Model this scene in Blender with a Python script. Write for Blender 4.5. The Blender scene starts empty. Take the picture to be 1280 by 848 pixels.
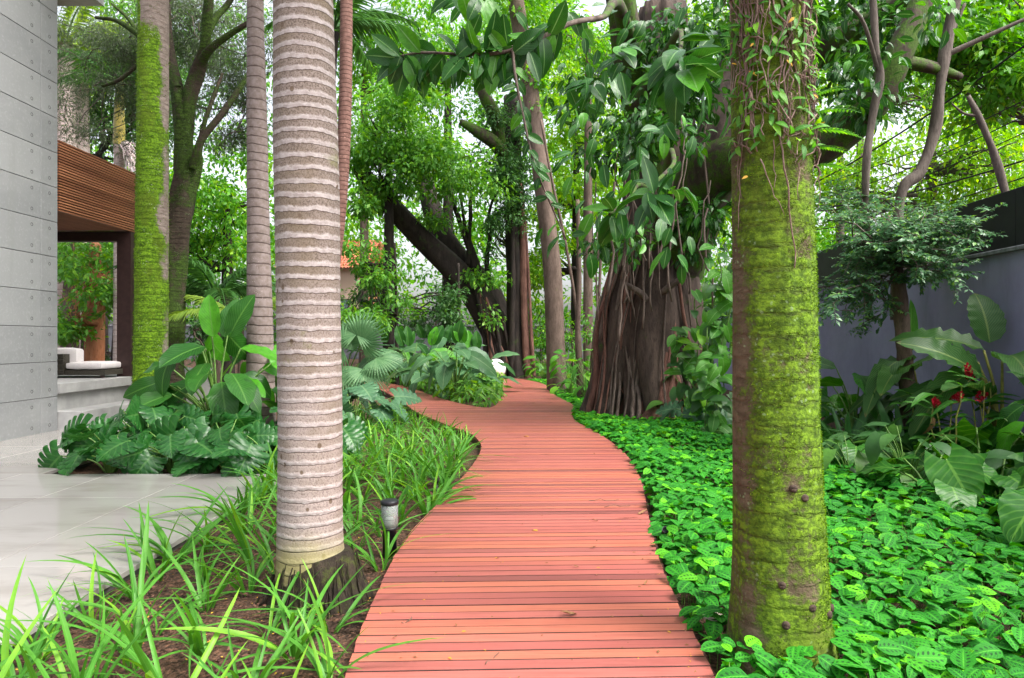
import bpy, math, random
import numpy as np
from mathutils import Vector, Matrix

# ------------------------------------------------------------------ camera, sky, sun, exposure
S = bpy.context.scene
COL = S.collection
F, H = 850.0, 1.6                     # focal length in photo pixels, eye height in metres
cd = bpy.data.cameras.new('camera'); cam = bpy.data.objects.new('camera', cd); COL.objects.link(cam)
cd.sensor_width = 36; cd.lens = F / 1280 * 36; cd.clip_start = 0.05; cd.clip_end = 2000
cam.location = (0, 0, H); cam.rotation_euler = (math.radians(90), 0, 0)
S.camera = cam
SUN_EL, SUN_AZ = 55, 120               # degrees; azimuth measured from +Y towards +X
W = bpy.data.worlds.new('World'); S.world = W; W.use_nodes = True
wn = W.node_tree; wn.nodes.clear()
sky = wn.nodes.new('ShaderNodeTexSky'); sky.sky_type = 'NISHITA'; sky.sun_disc = False
sky.sun_elevation = math.radians(SUN_EL); sky.sun_rotation = math.radians(SUN_AZ)
sky.air_density = 1.0; sky.dust_density = 6.0; sky.ozone_density = 0.6; sky.altitude = 0
hs = wn.nodes.new('ShaderNodeHueSaturation'); hs.inputs['Saturation'].default_value = 0.35
bgn = wn.nodes.new('ShaderNodeBackground'); bgn.inputs['Strength'].default_value = 0.15
wo = wn.nodes.new('ShaderNodeOutputWorld')
wn.links.new(sky.outputs[0], hs.inputs['Color']); wn.links.new(hs.outputs[0], bgn.inputs[0]); wn.links.new(bgn.outputs[0], wo.inputs[0])
sl = bpy.data.lights.new('sun', 'SUN'); sl.energy = 1.4; sl.angle = math.radians(25); sl.color = (1.0, 0.96, 0.9)
sun = bpy.data.objects.new('sun', sl); COL.objects.link(sun)
_d = Vector((math.sin(math.radians(SUN_AZ)) * math.cos(math.radians(SUN_EL)), math.cos(math.radians(SUN_AZ)) * math.cos(math.radians(SUN_EL)), math.sin(math.radians(SUN_EL))))
sun.rotation_euler = _d.to_track_quat('Z', 'Y').to_euler()
S.view_settings.view_transform = 'Standard'; S.view_settings.look = 'None'
S.view_settings.gamma = 1.0; S.view_settings.use_curve_mapping = False
S.view_settings.exposure = 1.72
S.render.engine = 'CYCLES'
try:
    S.cycles.use_denoising = True; S.cycles.denoiser = 'OPENIMAGEDENOISE'
except Exception:
    pass
S.cycles.max_bounces = 8; S.cycles.diffuse_bounces = 4; S.cycles.glossy_bounces = 3
S.cycles.transmission_bounces = 6; S.cycles.transparent_max_bounces = 6

rng = np.random.default_rng(11); random.seed(11)
R = random.uniform

# ------------------------------------------------------------------ pixel helpers
def P(u, v, z=0.0):
    Y = F * (H - z) / (v - 424.0); return np.array([(u - 640) / F * Y, Y, z])
def D(u, v, Y):
    return np.array([(u - 640) / F * Y, Y, H - (v - 424.0) / F * Y])

# ------------------------------------------------------------------ material helpers
class Mat:
    def __init__(s, name):
        s.m = bpy.data.materials.new(name); s.m.use_nodes = True; s.t = s.m.node_tree; s.t.nodes.clear()
        s.out = s.t.nodes.new('ShaderNodeOutputMaterial')
    def n(s, typ, ins=None, **props):
        nd = s.t.nodes.new('ShaderNode' + typ)
        for k, v in props.items(): setattr(nd, k, v)
        for k, v in (ins or {}).items():
            if isinstance(v, bpy.types.NodeSocket): s.t.links.new(v, nd.inputs[k])
            elif v is not None: nd.inputs[k].default_value = v
        return nd
    def math(s, op, a, b=None, c=None, clamp=False):
        nd = s.n('Math', {0: a, 1: b, 2: c}, operation=op); nd.use_clamp = clamp; return nd.outputs[0]
    def mix(s, f, a, b, blend='MIX'):
        a = (*a, 1) if isinstance(a, tuple) and len(a) == 3 else a
        b = (*b, 1) if isinstance(b, tuple) and len(b) == 3 else b
        return s.n('Mix', {0: f, 6: a, 7: b}, data_type='RGBA', blend_type=blend).outputs[2]
    def noise(s, scale, detail=3, rough=.55, vec=None, out=0):
        return s.n('TexNoise', {'Scale': scale, 'Detail': detail, 'Roughness': rough, 'Vector': vec}).outputs[out]
    def vor(s, scale, vec=None, feature='F1', out=0):
        return s.n('TexVoronoi', {'Scale': scale, 'Vector': vec}, feature=feature).outputs[out]
    def obj(s): return s.n('TexCoord').outputs['Object']
    def pos(s): return s.n('NewGeometry').outputs['Position']
    def uv(s): return s.n('UVMap').outputs[0]
    def scale(s, vec, sc): return s.n('Mapping', {'Vector': vec, 'Scale': sc}).outputs[0]
    def sep(s, vec): return s.n('SeparateXYZ', {0: vec}).outputs
    def attr(s, name): return s.n('Attribute', attribute_name=name).outputs['Fac']
    def ramp(s, f, lo, hi, clamp=True):
        return s.n('MapRange', {0: f, 1: lo, 2: hi, 3: 0.0, 4: 1.0}, interpolation_type='SMOOTHSTEP').outputs[0]
    def bump(s, h, strength=.4, dist=.02): return s.n('Bump', {'Strength': strength, 'Distance': dist, 'Height': h}).outputs[0]
    def rand(s):
        a = s.n('ObjectInfo').outputs['Random']; b = s.n('NewGeometry').outputs['Random Per Island']
        return s.math('FRACT', s.math('ADD', a, b))
    def prin(s, base, rough=.6, spec=.5, normal=None, metal=0.0, **k):
        base = (*base, 1) if isinstance(base, tuple) and len(base) == 3 else base
        ins = {'Base Color': base, 'Roughness': rough, 'Specular IOR Level': spec, 'Metallic': metal, 'Normal': normal}
        ins.update(k)
        return s.n('BsdfPrincipled', ins).outputs[0]
    def done(s, sh):
        s.t.links.new(sh, s.out.inputs[0]); return s.m

def leafmat(name, a, b, mid=None, trans=.35, rough=.35, vein=.25, freq=60, young=None, spots=False, spec=.5, tip=None):
    """leaf: colour a..b per leaf, pale midrib, lateral veins from the leaf's own UVs, light passing through"""
    m = Mat(name); r = m.rand()
    c = m.mix(r, a, b)
    if young: c = m.mix(m.ramp(m.math('FRACT', m.math('MULTIPLY', r, 7.31)), .78, .9), c, young)
    x, y, _ = m.sep(m.uv())
    ac = m.math('MULTIPLY', m.math('ABSOLUTE', m.math('SUBTRACT', x, .5)), 2.0)
    nz = m.noise(9, 2, .6, m.obj())
    c = m.mix(m.math('MULTIPLY', m.ramp(nz, .35, .75), .35), c, m.mix(.5, a, (a[0] * .4, a[1] * .5, a[2] * .5)))
    lat = m.math('SINE', m.math('MULTIPLY', m.math('SUBTRACT', y, m.math('MULTIPLY', ac, .35)), freq))
    normal = None
    if vein:
        lf = m.math('MULTIPLY', m.ramp(lat, .55, 1.0), vein)
        c = m.mix(lf, c, mid or b)
        normal = m.bump(lat, .25, .004)
    if spots:
        fr = m.math('FRACT', m.math('ADD', m.math('MULTIPLY', y, 6.2), m.math('MULTIPLY', ac, -.9)))
        e1 = m.math('POWER', m.math('DIVIDE', m.math('SUBTRACT', ac, .40), .17), 2.0)
        e2 = m.math('POWER', m.math('DIVIDE', m.math('SUBTRACT', fr, .5), .26), 2.0)
        e = m.math('ADD', e1, e2)
        inr = m.math('MULTIPLY', m.math('LESS_THAN', e, 1.0), m.math('LESS_THAN', m.math('ABSOLUTE', m.math('SUBTRACT', y, .5)), .40))
        c = m.mix(m.math('MULTIPLY', inr, .85), c, (.008, .045, .010))
    if mid:
        c = m.mix(m.math('MULTIPLY', m.ramp(ac, .085, .03), .8), c, mid)
    if tip: c = m.mix(m.ramp(m.math('ADD', y, m.math('MULTIPLY', nz, .3)), 1.10, 1.22), c, tip)
    p = m.prin(c, rough + .1, spec * .7, normal)
    tc = m.n('HueSaturation', {'Hue': .485, 'Saturation': 1.1, 'Value': 1.5, 'Color': c}).outputs[0]
    t = m.n('BsdfTranslucent', {'Color': tc}).outputs[0]
    return m.done(m.n('MixShader', {0: trans, 1: p, 2: t}).outputs[0])

def barkmat(name, a, b, scale=6, stretch=(1, 1, .25), moss=None, mossattr=None, bump=.7, lich=None, lo=.45, hi=.6):
    m = Mat(name); o = m.obj(); v = m.scale(o, stretch)
    n1 = m.noise(scale, 6, .65, v); n2 = m.noise(scale * 5, 4, .7, v)
    c = m.mix(m.ramp(n1, .3, .7), a, b)
    c = m.mix(m.math('MULTIPLY', m.ramp(n2, .5, .7), .6), c, (a[0] * .45, a[1] * .45, a[2] * .45))
    if lich:
        l = m.vor(scale * 4, o); l2 = m.noise(scale * .8, 3, .6, o)
        c = m.mix(m.math('MULTIPLY', m.ramp(l, .25, .12), m.ramp(l2, .5, .62)), c, lich)
    if moss:
        nm = m.noise(scale * .55, 6, .7, o)
        f = m.ramp(m.math('ADD', nm, m.attr(mossattr)) if mossattr else nm, lo, hi)
        mc = m.mix(m.ramp(m.noise(scale * 7, 4, .7, o), .35, .7), (moss[0] * .45, moss[1] * .45, moss[2] * .45), moss)
        c = m.mix(f, c, mc)
    h = m.math('ADD', n1, m.math('MULTIPLY', n2, .5))
    return m.done(m.prin(c, .85, .25, m.bump(h, bump, .03)))

def plain(name, c, rough=.6, var=.25, scale=8, bump=.15, spec=.4, metal=0.0):
    m = Mat(name); n = m.noise(scale, 5, .6, m.obj())
    col = m.mix(m.ramp(n, .3, .7), tuple(x * (1 - var) for x in c), tuple(min(1, x * (1 + var)) for x in c))
    return m.done(m.prin(col, rough, spec, m.bump(n, bump, .01), metal))

# ------------------------------------------------------------------ geometry helpers
class G:
    def __init__(s): s.V, s.Q, s.T, s.U, s.A, s.n = [], [], [], [], [], 0
    def add(s, V, quads=None, tris=None, uv=None, at=None):
        V = np.asarray(V, float).reshape(-1, 3)
        s.V.append(V)
        if quads is not None and len(quads): s.Q.append(np.asarray(quads, int).reshape(-1, 4) + s.n)
        if tris is not None and len(tris): s.T.append(np.asarray(tris, int).reshape(-1, 3) + s.n)
        s.U.append(np.zeros((len(V), 2)) if uv is None else np.asarray(uv, float).reshape(-1, 2))
        s.A.append(np.zeros(len(V)) if at is None else np.asarray(at, float))
        s.n += len(V); return s
    def addt(s, t): return s.add(*t)
    def box(s, x0, x1, y0, y1, z0, z1, b=0.0):
        if b:
            V = []
            for z, i in ((z0, 0), (z1 - b, 0), (z1, b)):
                V += [(x0 + i, y0 + i, z), (x1 - i, y0 + i, z), (x1 - i, y1 - i, z), (x0 + i, y1 - i, z)]
            q = [(0, 3, 2, 1), (8, 9, 10, 11)]
            for k in (0, 4):
                q += [(k + i, k + (i + 1) % 4, k + 4 + (i + 1) % 4, k + 4 + i) for i in range(4)]
            return s.add(V, q)
        V = [(x, y, z) for z in (z0, z1) for x, y in ((x0, y0), (x1, y0), (x1, y1), (x0, y1))]
        return s.add(V, [(0, 3, 2, 1), (4, 5, 6, 7)] + [(i, (i + 1) % 4, 4 + (i + 1) % 4, 4 + i) for i in range(4)])
    def mesh(s, name, mat, off=(0, 0, 0), smooth=True):
        V = np.concatenate(s.V) - np.asarray(off, float); U = np.concatenate(s.U); A = np.concatenate(s.A)
        q = np.concatenate(s.Q) if s.Q else np.zeros((0, 4), int); t = np.concatenate(s.T) if s.T else np.zeros((0, 3), int)
        me = bpy.data.meshes.new(name)
        me.vertices.add(len(V)); me.vertices.foreach_set('co', V.astype(np.float32).ravel())
        loops = np.concatenate([q.ravel(), t.ravel()]).astype(np.int32)
        me.loops.add(len(loops)); me.loops.foreach_set('vertex_index', loops)
        me.polygons.add(len(q) + len(t))
        starts = np.concatenate([np.arange(len(q)) * 4, len(q) * 4 + np.arange(len(t)) * 3]).astype(np.int32)
        me.polygons.foreach_set('loop_start', starts)
        uvl = me.uv_layers.new(name='UVMap'); uvl.data.foreach_set('uv', U[loops].astype(np.float32).ravel())
        if A.any():
            at = me.attributes.new('aux', 'FLOAT', 'POINT'); at.data.foreach_set('value', A.astype(np.float32))
        me.polygons.foreach_set('use_smooth', np.full(len(q) + len(t), smooth))
        me.materials.append(mat); me.update(calc_edges=True); me.validate()
        return me
    def build(s, name, mat, parent=None, smooth=True, org=None):
        off = OFF.get(parent.name, (0, 0, 0)) if parent else (org if org is not None else (0, 0, 0))
        o = bpy.data.objects.new(name, s.mesh(name, mat, off, smooth)); COL.objects.link(o)
        if parent: o.parent = parent
        elif org is not None: o.location = org
        OFF[o.name] = tuple(off)
        return o
OFF = {}
def tag(o, label, cat=None, group=None, kind=None):
    if label: o['label'] = label
    if cat: o['category'] = cat
    if group: o['group'] = group
    if kind: o['kind'] = kind
    return o
def thing(name, label, cat, loc, group=None):
    o = bpy.data.objects.new(name, None); COL.objects.link(o); o.location = tuple(loc); o.empty_display_size = .1
    OFF[o.name] = tuple(loc)
    return tag(o, label, cat, group)
def inst(mesh, name, parent, pos, d, up, size, wide=1.0):
    """one leaf object: +Y of the mesh along d, +Z near up"""
    d = Vector(d).normalized(); up = Vector(up); x = d.cross(up)
    if x.length < 1e-4: x = d.cross(Vector((1, .3, .2)))
    x.normalize(); z = x.cross(d)
    o = bpy.data.objects.new(name, mesh); COL.objects.link(o)
    off = Vector(OFF.get(parent.name, (0, 0, 0))) if parent else Vector((0, 0, 0))
    M = Matrix((x, d, z)).transposed()
    o.rotation_euler = M.to_euler(); o.location = Vector(pos) - off
    o.scale = (size * wide, size, size)
    if parent: o.parent = parent
    OFF[o.name] = tuple(pos)
    return o
def copy_tree(o, parent=None, kids=None):
    c = o.copy(); COL.objects.link(c); c.parent = parent
    for ch in (kids.get(o, []) if kids is not None else o.children): copy_tree(ch, c, kids)
    return c

def catmull(pts, n):
    """smooth polyline through pts (any number of columns), n samples per span"""
    p = np.asarray(pts, float); p = np.vstack([2 * p[0] - p[1], p, 2 * p[-1] - p[-2]]); out = []
    for i in range(1, len(p) - 2):
        for t in np.linspace(0, 1, n, endpoint=False):
            a, b, c, d = p[i - 1], p[i], p[i + 1], p[i + 2]
            out.append(.5 * (2 * b + (c - a) * t + (2 * a - 5 * b + 4 * c - d) * t * t + (3 * b - a - 3 * c + d) * t ** 3))
    out.append(p[-2]); return np.array(out)
def tube(path, rad, seg=8, rfun=None, cap=True, at=None):
    p = np.asarray(path, float); n = len(p); rad = np.broadcast_to(np.asarray(rad, float), (n,))
    tg = np.gradient(p, axis=0); tg /= np.linalg.norm(tg, axis=1)[:, None] + 1e-9
    a = np.array([1., 0, 0]) if abs(tg[0][0]) < .8 else np.array([0, 1., 0])
    X = np.zeros_like(p); a = a - tg[0] * a.dot(tg[0]); X[0] = a / np.linalg.norm(a)
    for i in range(1, n):
        a = X[i - 1] - tg[i] * X[i - 1].dot(tg[i]); X[i] = a / (np.linalg.norm(a) + 1e-9)
    Yv = np.cross(tg, X)
    L = np.concatenate([[0], np.cumsum(np.linalg.norm(np.diff(p, axis=0), axis=1))])
    th = np.arange(seg) / seg * 2 * np.pi
    rr = rad[:, None] * np.ones(seg)
    if rfun is not None: rr = rr * rfun(th[None, :], L[:, None])
    V = p[:, None, :] + rr[..., None] * (np.cos(th)[None, :, None] * X[:, None, :] + np.sin(th)[None, :, None] * Yv[:, None, :])
    i = np.arange(n - 1)[:, None] * seg; j = np.arange(seg)[None, :]; j2 = (j + 1) % seg
    q = np.stack([i + j, i + j2, i + seg + j2, i + seg + j], -1).reshape(-1, 4)
    uv = np.stack([np.broadcast_to(th / (2 * np.pi), (n, seg)), np.broadcast_to(L[:, None], (n, seg))], -1)
    V = V.reshape(-1, 3); uv = uv.reshape(-1, 2); tr = []
    A = np.zeros(len(V)) if at is None else at(V, uv)
    if cap:
        V = np.vstack([V, p[-1:]]); uv = np.vstack([uv, [[.5, L[-1]]]]); A = np.append(A, A[-1])
        k = (n - 1) * seg; tr = [(k + a, k + (a + 1) % seg, len(V) - 1) for a in range(seg)]
    return V, q, tr, uv, A
def wig(p0, p1, n, amp, sag=0.0):
    """an uneven line from p0 to p1"""
    t = np.linspace(0, 1, n)[:, None]; p = np.asarray(p0) * (1 - t) + np.asarray(p1) * t
    w = np.cumsum(rng.normal(0, 1, (n, 3)), 0); w -= w[0] * (1 - t) + w[-1] * t
    p = p + w * amp / math.sqrt(n); p[:, 2] -= sag * 4 * (t * (1 - t))[:, 0]
    return p

# leaf templates: length 1 along +Y, face up +Z -----------------------------------------------
def leaf_t(w=.4, nl=6, nw=2, droop=.3, fold=.15, p=.8, q=.8, wave=0.0, wf=3.0, heart=0.0, side=0.0, stalk=0.0, twist=0.0):
    t = np.linspace(0, 1, nl + 1); s = np.linspace(-1, 1, 2 * nw + 1)
    T, Sx = np.meshgrid(t, s, indexing='ij')
    wd = np.sin(np.pi * np.clip(T, 0, 1) ** p) ** q
    if heart: wd = np.where(T < .22, np.maximum(wd, np.sin(np.pi * .22 ** p) ** q * (.55 + .45 * T / .22)), wd)
    wd = np.maximum(wd, .015)
    X = Sx * w / 2 * wd
    Y = T - droop * .35 * T ** 2 - heart * np.abs(Sx) ** 1.6 * (1 - T) ** 4
    Z = fold * np.abs(X) - droop * T ** 2 + wave * np.sin(T * wf * 2 * np.pi + np.sign(Sx) * .8) * np.abs(Sx) ** 2 * wd + side * T * T * .3
    X = X + side * T ** 2
    Z = Z + twist * X * T
    V = np.stack([X, Y, Z], -1).reshape(-1, 3); U = np.stack([Sx * .5 + .5, T], -1).reshape(-1, 2)
    c = 2 * nw + 1; i = np.arange(nl)[:, None] * c; j = np.arange(2 * nw)[None, :]
    Qd = np.stack([i + j, i + j + 1, i + c + j + 1, i + c + j], -1).reshape(-1, 4)
    return V, Qd, U
def blade_t(w):
    """the cheapest leaf: one folded diamond"""
    return np.array([(0, 0, 0), (w / 2, .45, .05), (0, 1, -.15), (-w / 2, .45, .05)]), np.array([(0, 1, 2, 3)]), np.array([(.5, 0), (1, .45), (.5, 1), (0, .45)])
def split_leaf_t(w=.95, lobes=6, droop=.35, heart=.28, slit=.42, sub=4):
    """leaf cut into fingers between the veins (swiss-cheese plant)"""
    V, Qd, U = [], [], []
    svals = np.array([0, .22, slit, .65, .85, 1.0])
    for sd in (-1, 1):
        for k in range(lobes):
            t0, t1 = k / lobes, (k + 1) / lobes; base = len(V)
            for a in range(sub + 1):
                for b, s in enumerate(svals):
                    f = a / sub; g = max(0, (s - slit) / (1 - slit))
                    t = t0 + (t1 - t0) * (f * (1 - .22 * g ** .5) + .11 * g ** .5)
                    rnd = 1 - .06 * g * abs(2 * f - 1) ** 3
                    wd = max(math.sin(math.pi * min(1, (.1 + .9 * t)) ** .62) ** .75, .03)
                    x = sd * s * w / 2 * wd * rnd
                    y = t + .12 * s * (1 - t) - heart * s ** 1.5 * (1 - t) ** 3
                    z = .10 * abs(x) - droop * t * t - .28 * x * x + .03 * math.sin(f * math.pi) * s
                    V.append((x, y - droop * .3 * t * t, z)); U.append((.5 + sd * s * .5, t))
            nb = len(svals)
            for a in range(sub):
                for b in range(nb - 1):
                    q = (base + a * nb + b, base + a * nb + b + 1, base + (a + 1) * nb + b + 1, base + (a + 1) * nb + b)
                    Qd.append(q if sd > 0 else q[::-1])
    return np.array(V), np.array(Qd), np.array(U)
def fan_t(n=34, arc=300, split=.55, droop=.35):
    """fan palm blade"""
    V, Qd, U = [], [], []
    for k in range(n):
        a0 = math.radians(-arc / 2 + arc * k / n); a1 = math.radians(-arc / 2 + arc * (k + 1) / n); am = (a0 + a1) / 2
        L = (1 - .25 * abs(am) / math.radians(150)) * R(.93, 1.05); base = len(V)
        for i, r in enumerate((.0, .3, split, .75, .9, 1.0)):
            wd = 1 if r <= split else max(.08, 1 - (r - split) / (1 - split))
            for e, sg in ((a0, -1), (am, 0), (a1, 1)):
                ang = am + (e - am) * wd; rr = r * L
                V.append((math.sin(ang) * rr, math.cos(ang) * rr, (.03 * r if sg == 0 else 0) - droop * rr ** 3)); U.append((.5 + sg * .5, r))
        for i in range(5):
            for j in range(2):
                a = base + i * 3 + j; Qd.append((a, a + 1, a + 4, a + 3))
    return np.array(V), np.array(Qd), np.array(U)
def cloud(tp, pos, d, up, size, wide=None):
    Vt, Qt, Ut = tp; N = len(pos); d = d / (np.linalg.norm(d, axis=1)[:, None] + 1e-9)
    x = np.cross(d, up); x /= np.linalg.norm(x, axis=1)[:, None] + 1e-9; z = np.cross(x, d)
    wv = np.ones(N) if wide is None else wide
    V = pos[:, None, :] + size[:, None, None] * (Vt[None, :, 0, None] * x[:, None, :] * wv[:, None, None] + Vt[None, :, 1, None] * d[:, None, :] + Vt[None, :, 2, None] * z[:, None, :])
    Qd = (Qt[None] + (np.arange(N) * len(Vt))[:, None, None]).reshape(-1, 4)
    return V.reshape(-1, 3), Qd, None, np.tile(Ut, (N, 1))
def lmesh(name, tp, mat): return G().add(tp[0], tp[1], None, tp[2]).mesh(name, mat)
def unit(N):
    v = rng.normal(0, 1, (N, 3)); return v / np.linalg.norm(v, axis=1)[:, None]
def frond_t(n=44, L=1.0, leaf=.32, droop=.55, w=.028, plane=.5):
    """feather palm frond, length 1 along +Y"""
    g = G(); t = np.linspace(0, 1, 14); path = np.stack([0 * t, t - .12 * t * t, .18 * t - droop * t ** 2.2], -1)
    g.addt(tube(path, .012 * (1 - .85 * t) + .002, 5))
    for k in range(n):
        tt = .12 + .87 * k / n; c = np.array([np.interp(tt, t, path[:, i]) for i in range(3)])
        ll = leaf * (math.sin(math.pi * (.12 + .82 * tt)) ** .6)
        for sd in (-1, 1):
            d = np.array([sd * (1 - .35 * tt), .45 + .4 * tt, -.15 + R(-.15, .25) * plane])
            tp = leaf_t(w / ll, 4, 1, .45 + R(-.1, .2), .25, .6, .7)
            V, Qd, _, U = cloud(tp, c[None], d[None], np.array([[0, .1, 1.]]), np.array([ll]))
            g.add(V, Qd, None, U)
    return g

# ------------------------------------------------------------------ materials
M_soil = None
def _soil():
    m = Mat('mulch soil'); o = m.pos(); v = m.vor(38, o); c1 = m.vor(38, o, out=1); n = m.noise(3, 6, .65, o)
    c = m.mix(m.ramp(n, .3, .7), (.030, .017, .011), (.085, .045, .028))
    c = m.mix(m.math('MULTIPLY', m.ramp(m.sep(c1)[0], .55, .95), .8), c, (.15, .075, .045))
    return m.done(m.prin(c, .85, .3, m.bump(m.math('SUBTRACT', n, v), .9, .03)))
M_soil = _soil()
def _deck():
    m = Mat('red hardwood deck'); o = m.pos(); r = m.rand(); g = m.noise(7, 6, .65, m.scale(o, (.35, 9, 1)))
    x, y, z = m.sep(o)
    r2 = m.math('FRACT', m.math('MULTIPLY', r, 13.7))
    c = m.mix(r, (.285, .076, .064), (.37, .108, .088))
    c = m.mix(m.math('MULTIPLY', m.ramp(r2, .55, .8), .6), c, (.43, .130, .068))
    c = m.mix(m.math('MULTIPLY', m.ramp(r2, .11, .05), .65), c, (.10, .036, .037))
    c = m.mix(m.math('MULTIPLY', m.ramp(g, .42, .72), .5), c, (.13, .03, .022))
    fine = m.noise(60, 4, .7, m.scale(o, (.12, 4, 1))); c = m.mix(m.math('MULTIPLY', m.ramp(fine, .5, .8), .35), c, (.40, .12, .08))
    st = m.noise(1.3, 4, .6, m.scale(o, (.55, 5.5, 1))); wet = m.ramp(st, .66, .72)
    c = m.mix(m.math('MULTIPLY', wet, .7), c, (.085, .028, .02))
    dirt = m.noise(2.2, 5, .7, o); c = m.mix(m.math('MULTIPLY', m.ramp(dirt, .5, .75), .25), c, (.26, .085, .07))
    ro = m.math('SUBTRACT', m.math('ADD', .34, m.math('MULTIPLY', dirt, .22)), m.math('MULTIPLY', wet, .2))
    return m.done(m.prin(c, ro, .5, m.bump(m.math('ADD', g, m.math('MULTIPLY', fine, .4)), .25, .006)))
M_deck = _deck()
def _tile():
    m = Mat('wet pale stone paving'); o = m.pos(); r = m.rand(); n = m.noise(.8, 6, .6, m.scale(o, (1, 3.2, 1))); n2 = m.noise(1.1, 5, .6, o)
    c = m.mix(r, (.30, .283, .265), (.355, .338, .32)); c = m.mix(m.math('MULTIPLY', m.ramp(n, .45, .7), .5), c, (.21, .183, .163))
    n3 = m.noise(14, 5, .7, o); c = m.mix(m.math('MULTIPLY', m.ramp(n3, .55, .75), .22), c, (.36, .345, .33))
    wet = m.ramp(n2, .30, .75)
    ro = m.math('SUBTRACT', .13, m.math('MULTIPLY', wet, .11))
    return m.done(m.prin(c, ro, .5, m.bump(n3, .04, .004)))
M_tile = _tile()
def _conc():
    m = Mat('fair-faced concrete'); o = m.pos(); r = m.rand(); n = m.noise(.9, 6, .6, m.scale(o, (1, 1, 2.5))); n2 = m.noise(22, 5, .65, o)
    c = m.mix(r, (.20, .205, .21), (.25, .255, .258)); c = m.mix(m.math('MULTIPLY', m.ramp(n, .42, .72), .55), c, (.265, .27, .272))
    c = m.mix(m.math('MULTIPLY', m.ramp(n2, .5, .75), .3), c, (.42, .43, .43))
    stk = m.noise(3.2, 5, .65, m.scale(o, (1, 1, .09))); c = m.mix(m.math('MULTIPLY', m.ramp(stk, .52, .72), .4), c, (.20, .205, .20))
    pit = m.vor(55, o); c = m.mix(m.math('MULTIPLY', m.ramp(pit, .09, .04), .5), c, (.14, .15, .15))
    return m.done(m.prin(c, .62, .4, m.bump(m.math('ADD', n2, n), .12, .01)))
M_conc = _conc()
M_dark = plain('dark recess', (.02, .02, .02), .9)
M_slab = plain('pale stone slab', (.42, .42, .41), .5, .12, 5, .1)
def _slat():
    m = Mat('varnished timber slat'); r = m.rand(); o = m.pos(); n = m.noise(3, 5, .6, m.scale(o, (.5, .5, 30)))
    c = m.mix(r, (.20, .075, .035), (.36, .155, .075)); c = m.mix(m.math('MULTIPLY', m.ramp(n, .45, .75), .5), c, (.14, .05, .025))
    return m.done(m.prin(c, .5, .4))
M_slat = _slat()
M_steel = plain('dark brown steel', (.035, .018, .016), .45, .2, 9, .05)
M_soffit = barkmat('timber soffit', (.22, .09, .05), (.30, .13, .07), 4, (6, .4, 1), bump=.1)
M_cush = plain('cream cushion fabric', (.66, .62, .62), .85, .05, 40, .15, .2)
M_wick = plain('dark brown woven cane', (.045, .04, .03), .55, .4, 40, .3)
def _wall():
    m = Mat('grey violet rendered wall'); o = m.pos(); n = m.noise(.7, 6, .65, o); n2 = m.noise(18, 5, .7, o); st = m.noise(1.6, 5, .6, m.scale(o, (1, 1, .25)))
    c = m.mix(m.ramp(n, .3, .7), (.26, .25, .44), (.34, .33, .54)); c = m.mix(m.math('MULTIPLY', m.ramp(st, .5, .72), .5), c, (.14, .135, .22))
    c = m.mix(m.math('MULTIPLY', m.ramp(n2, .5, .75), .25), c, (.26, .26, .32))
    return m.done(m.prin(c, .8, .3, m.bump(n2, .25, .012)))
M_wall = _wall()
M_cope = plain('weathered grey coping', (.20, .20, .22), .8, .3, 12, .3)
M_black = plain('black painted screen', (.012, .012, .016), .5, .3, 2, .05)
M_brick = None
def _brick():
    m = Mat('orange brick'); o = m.pos(); b = m.n('TexBrick', {'Vector': m.scale(o, (1, 1, 1)), 'Color1': (.45, .16, .08, 1), 'Color2': (.55, .22, .11, 1), 'Mortar': (.5, .36, .28, 1), 'Scale': 2.0})
    return m.done(m.prin(b.outputs[0], .8, .3))
M_brick = _brick()
M_roof = plain('red clay roof tile', (.40, .11, .06), .7, .35, 3, .2)
M_cable = plain('black cable', (.01, .01, .01), .6, .1)

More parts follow.
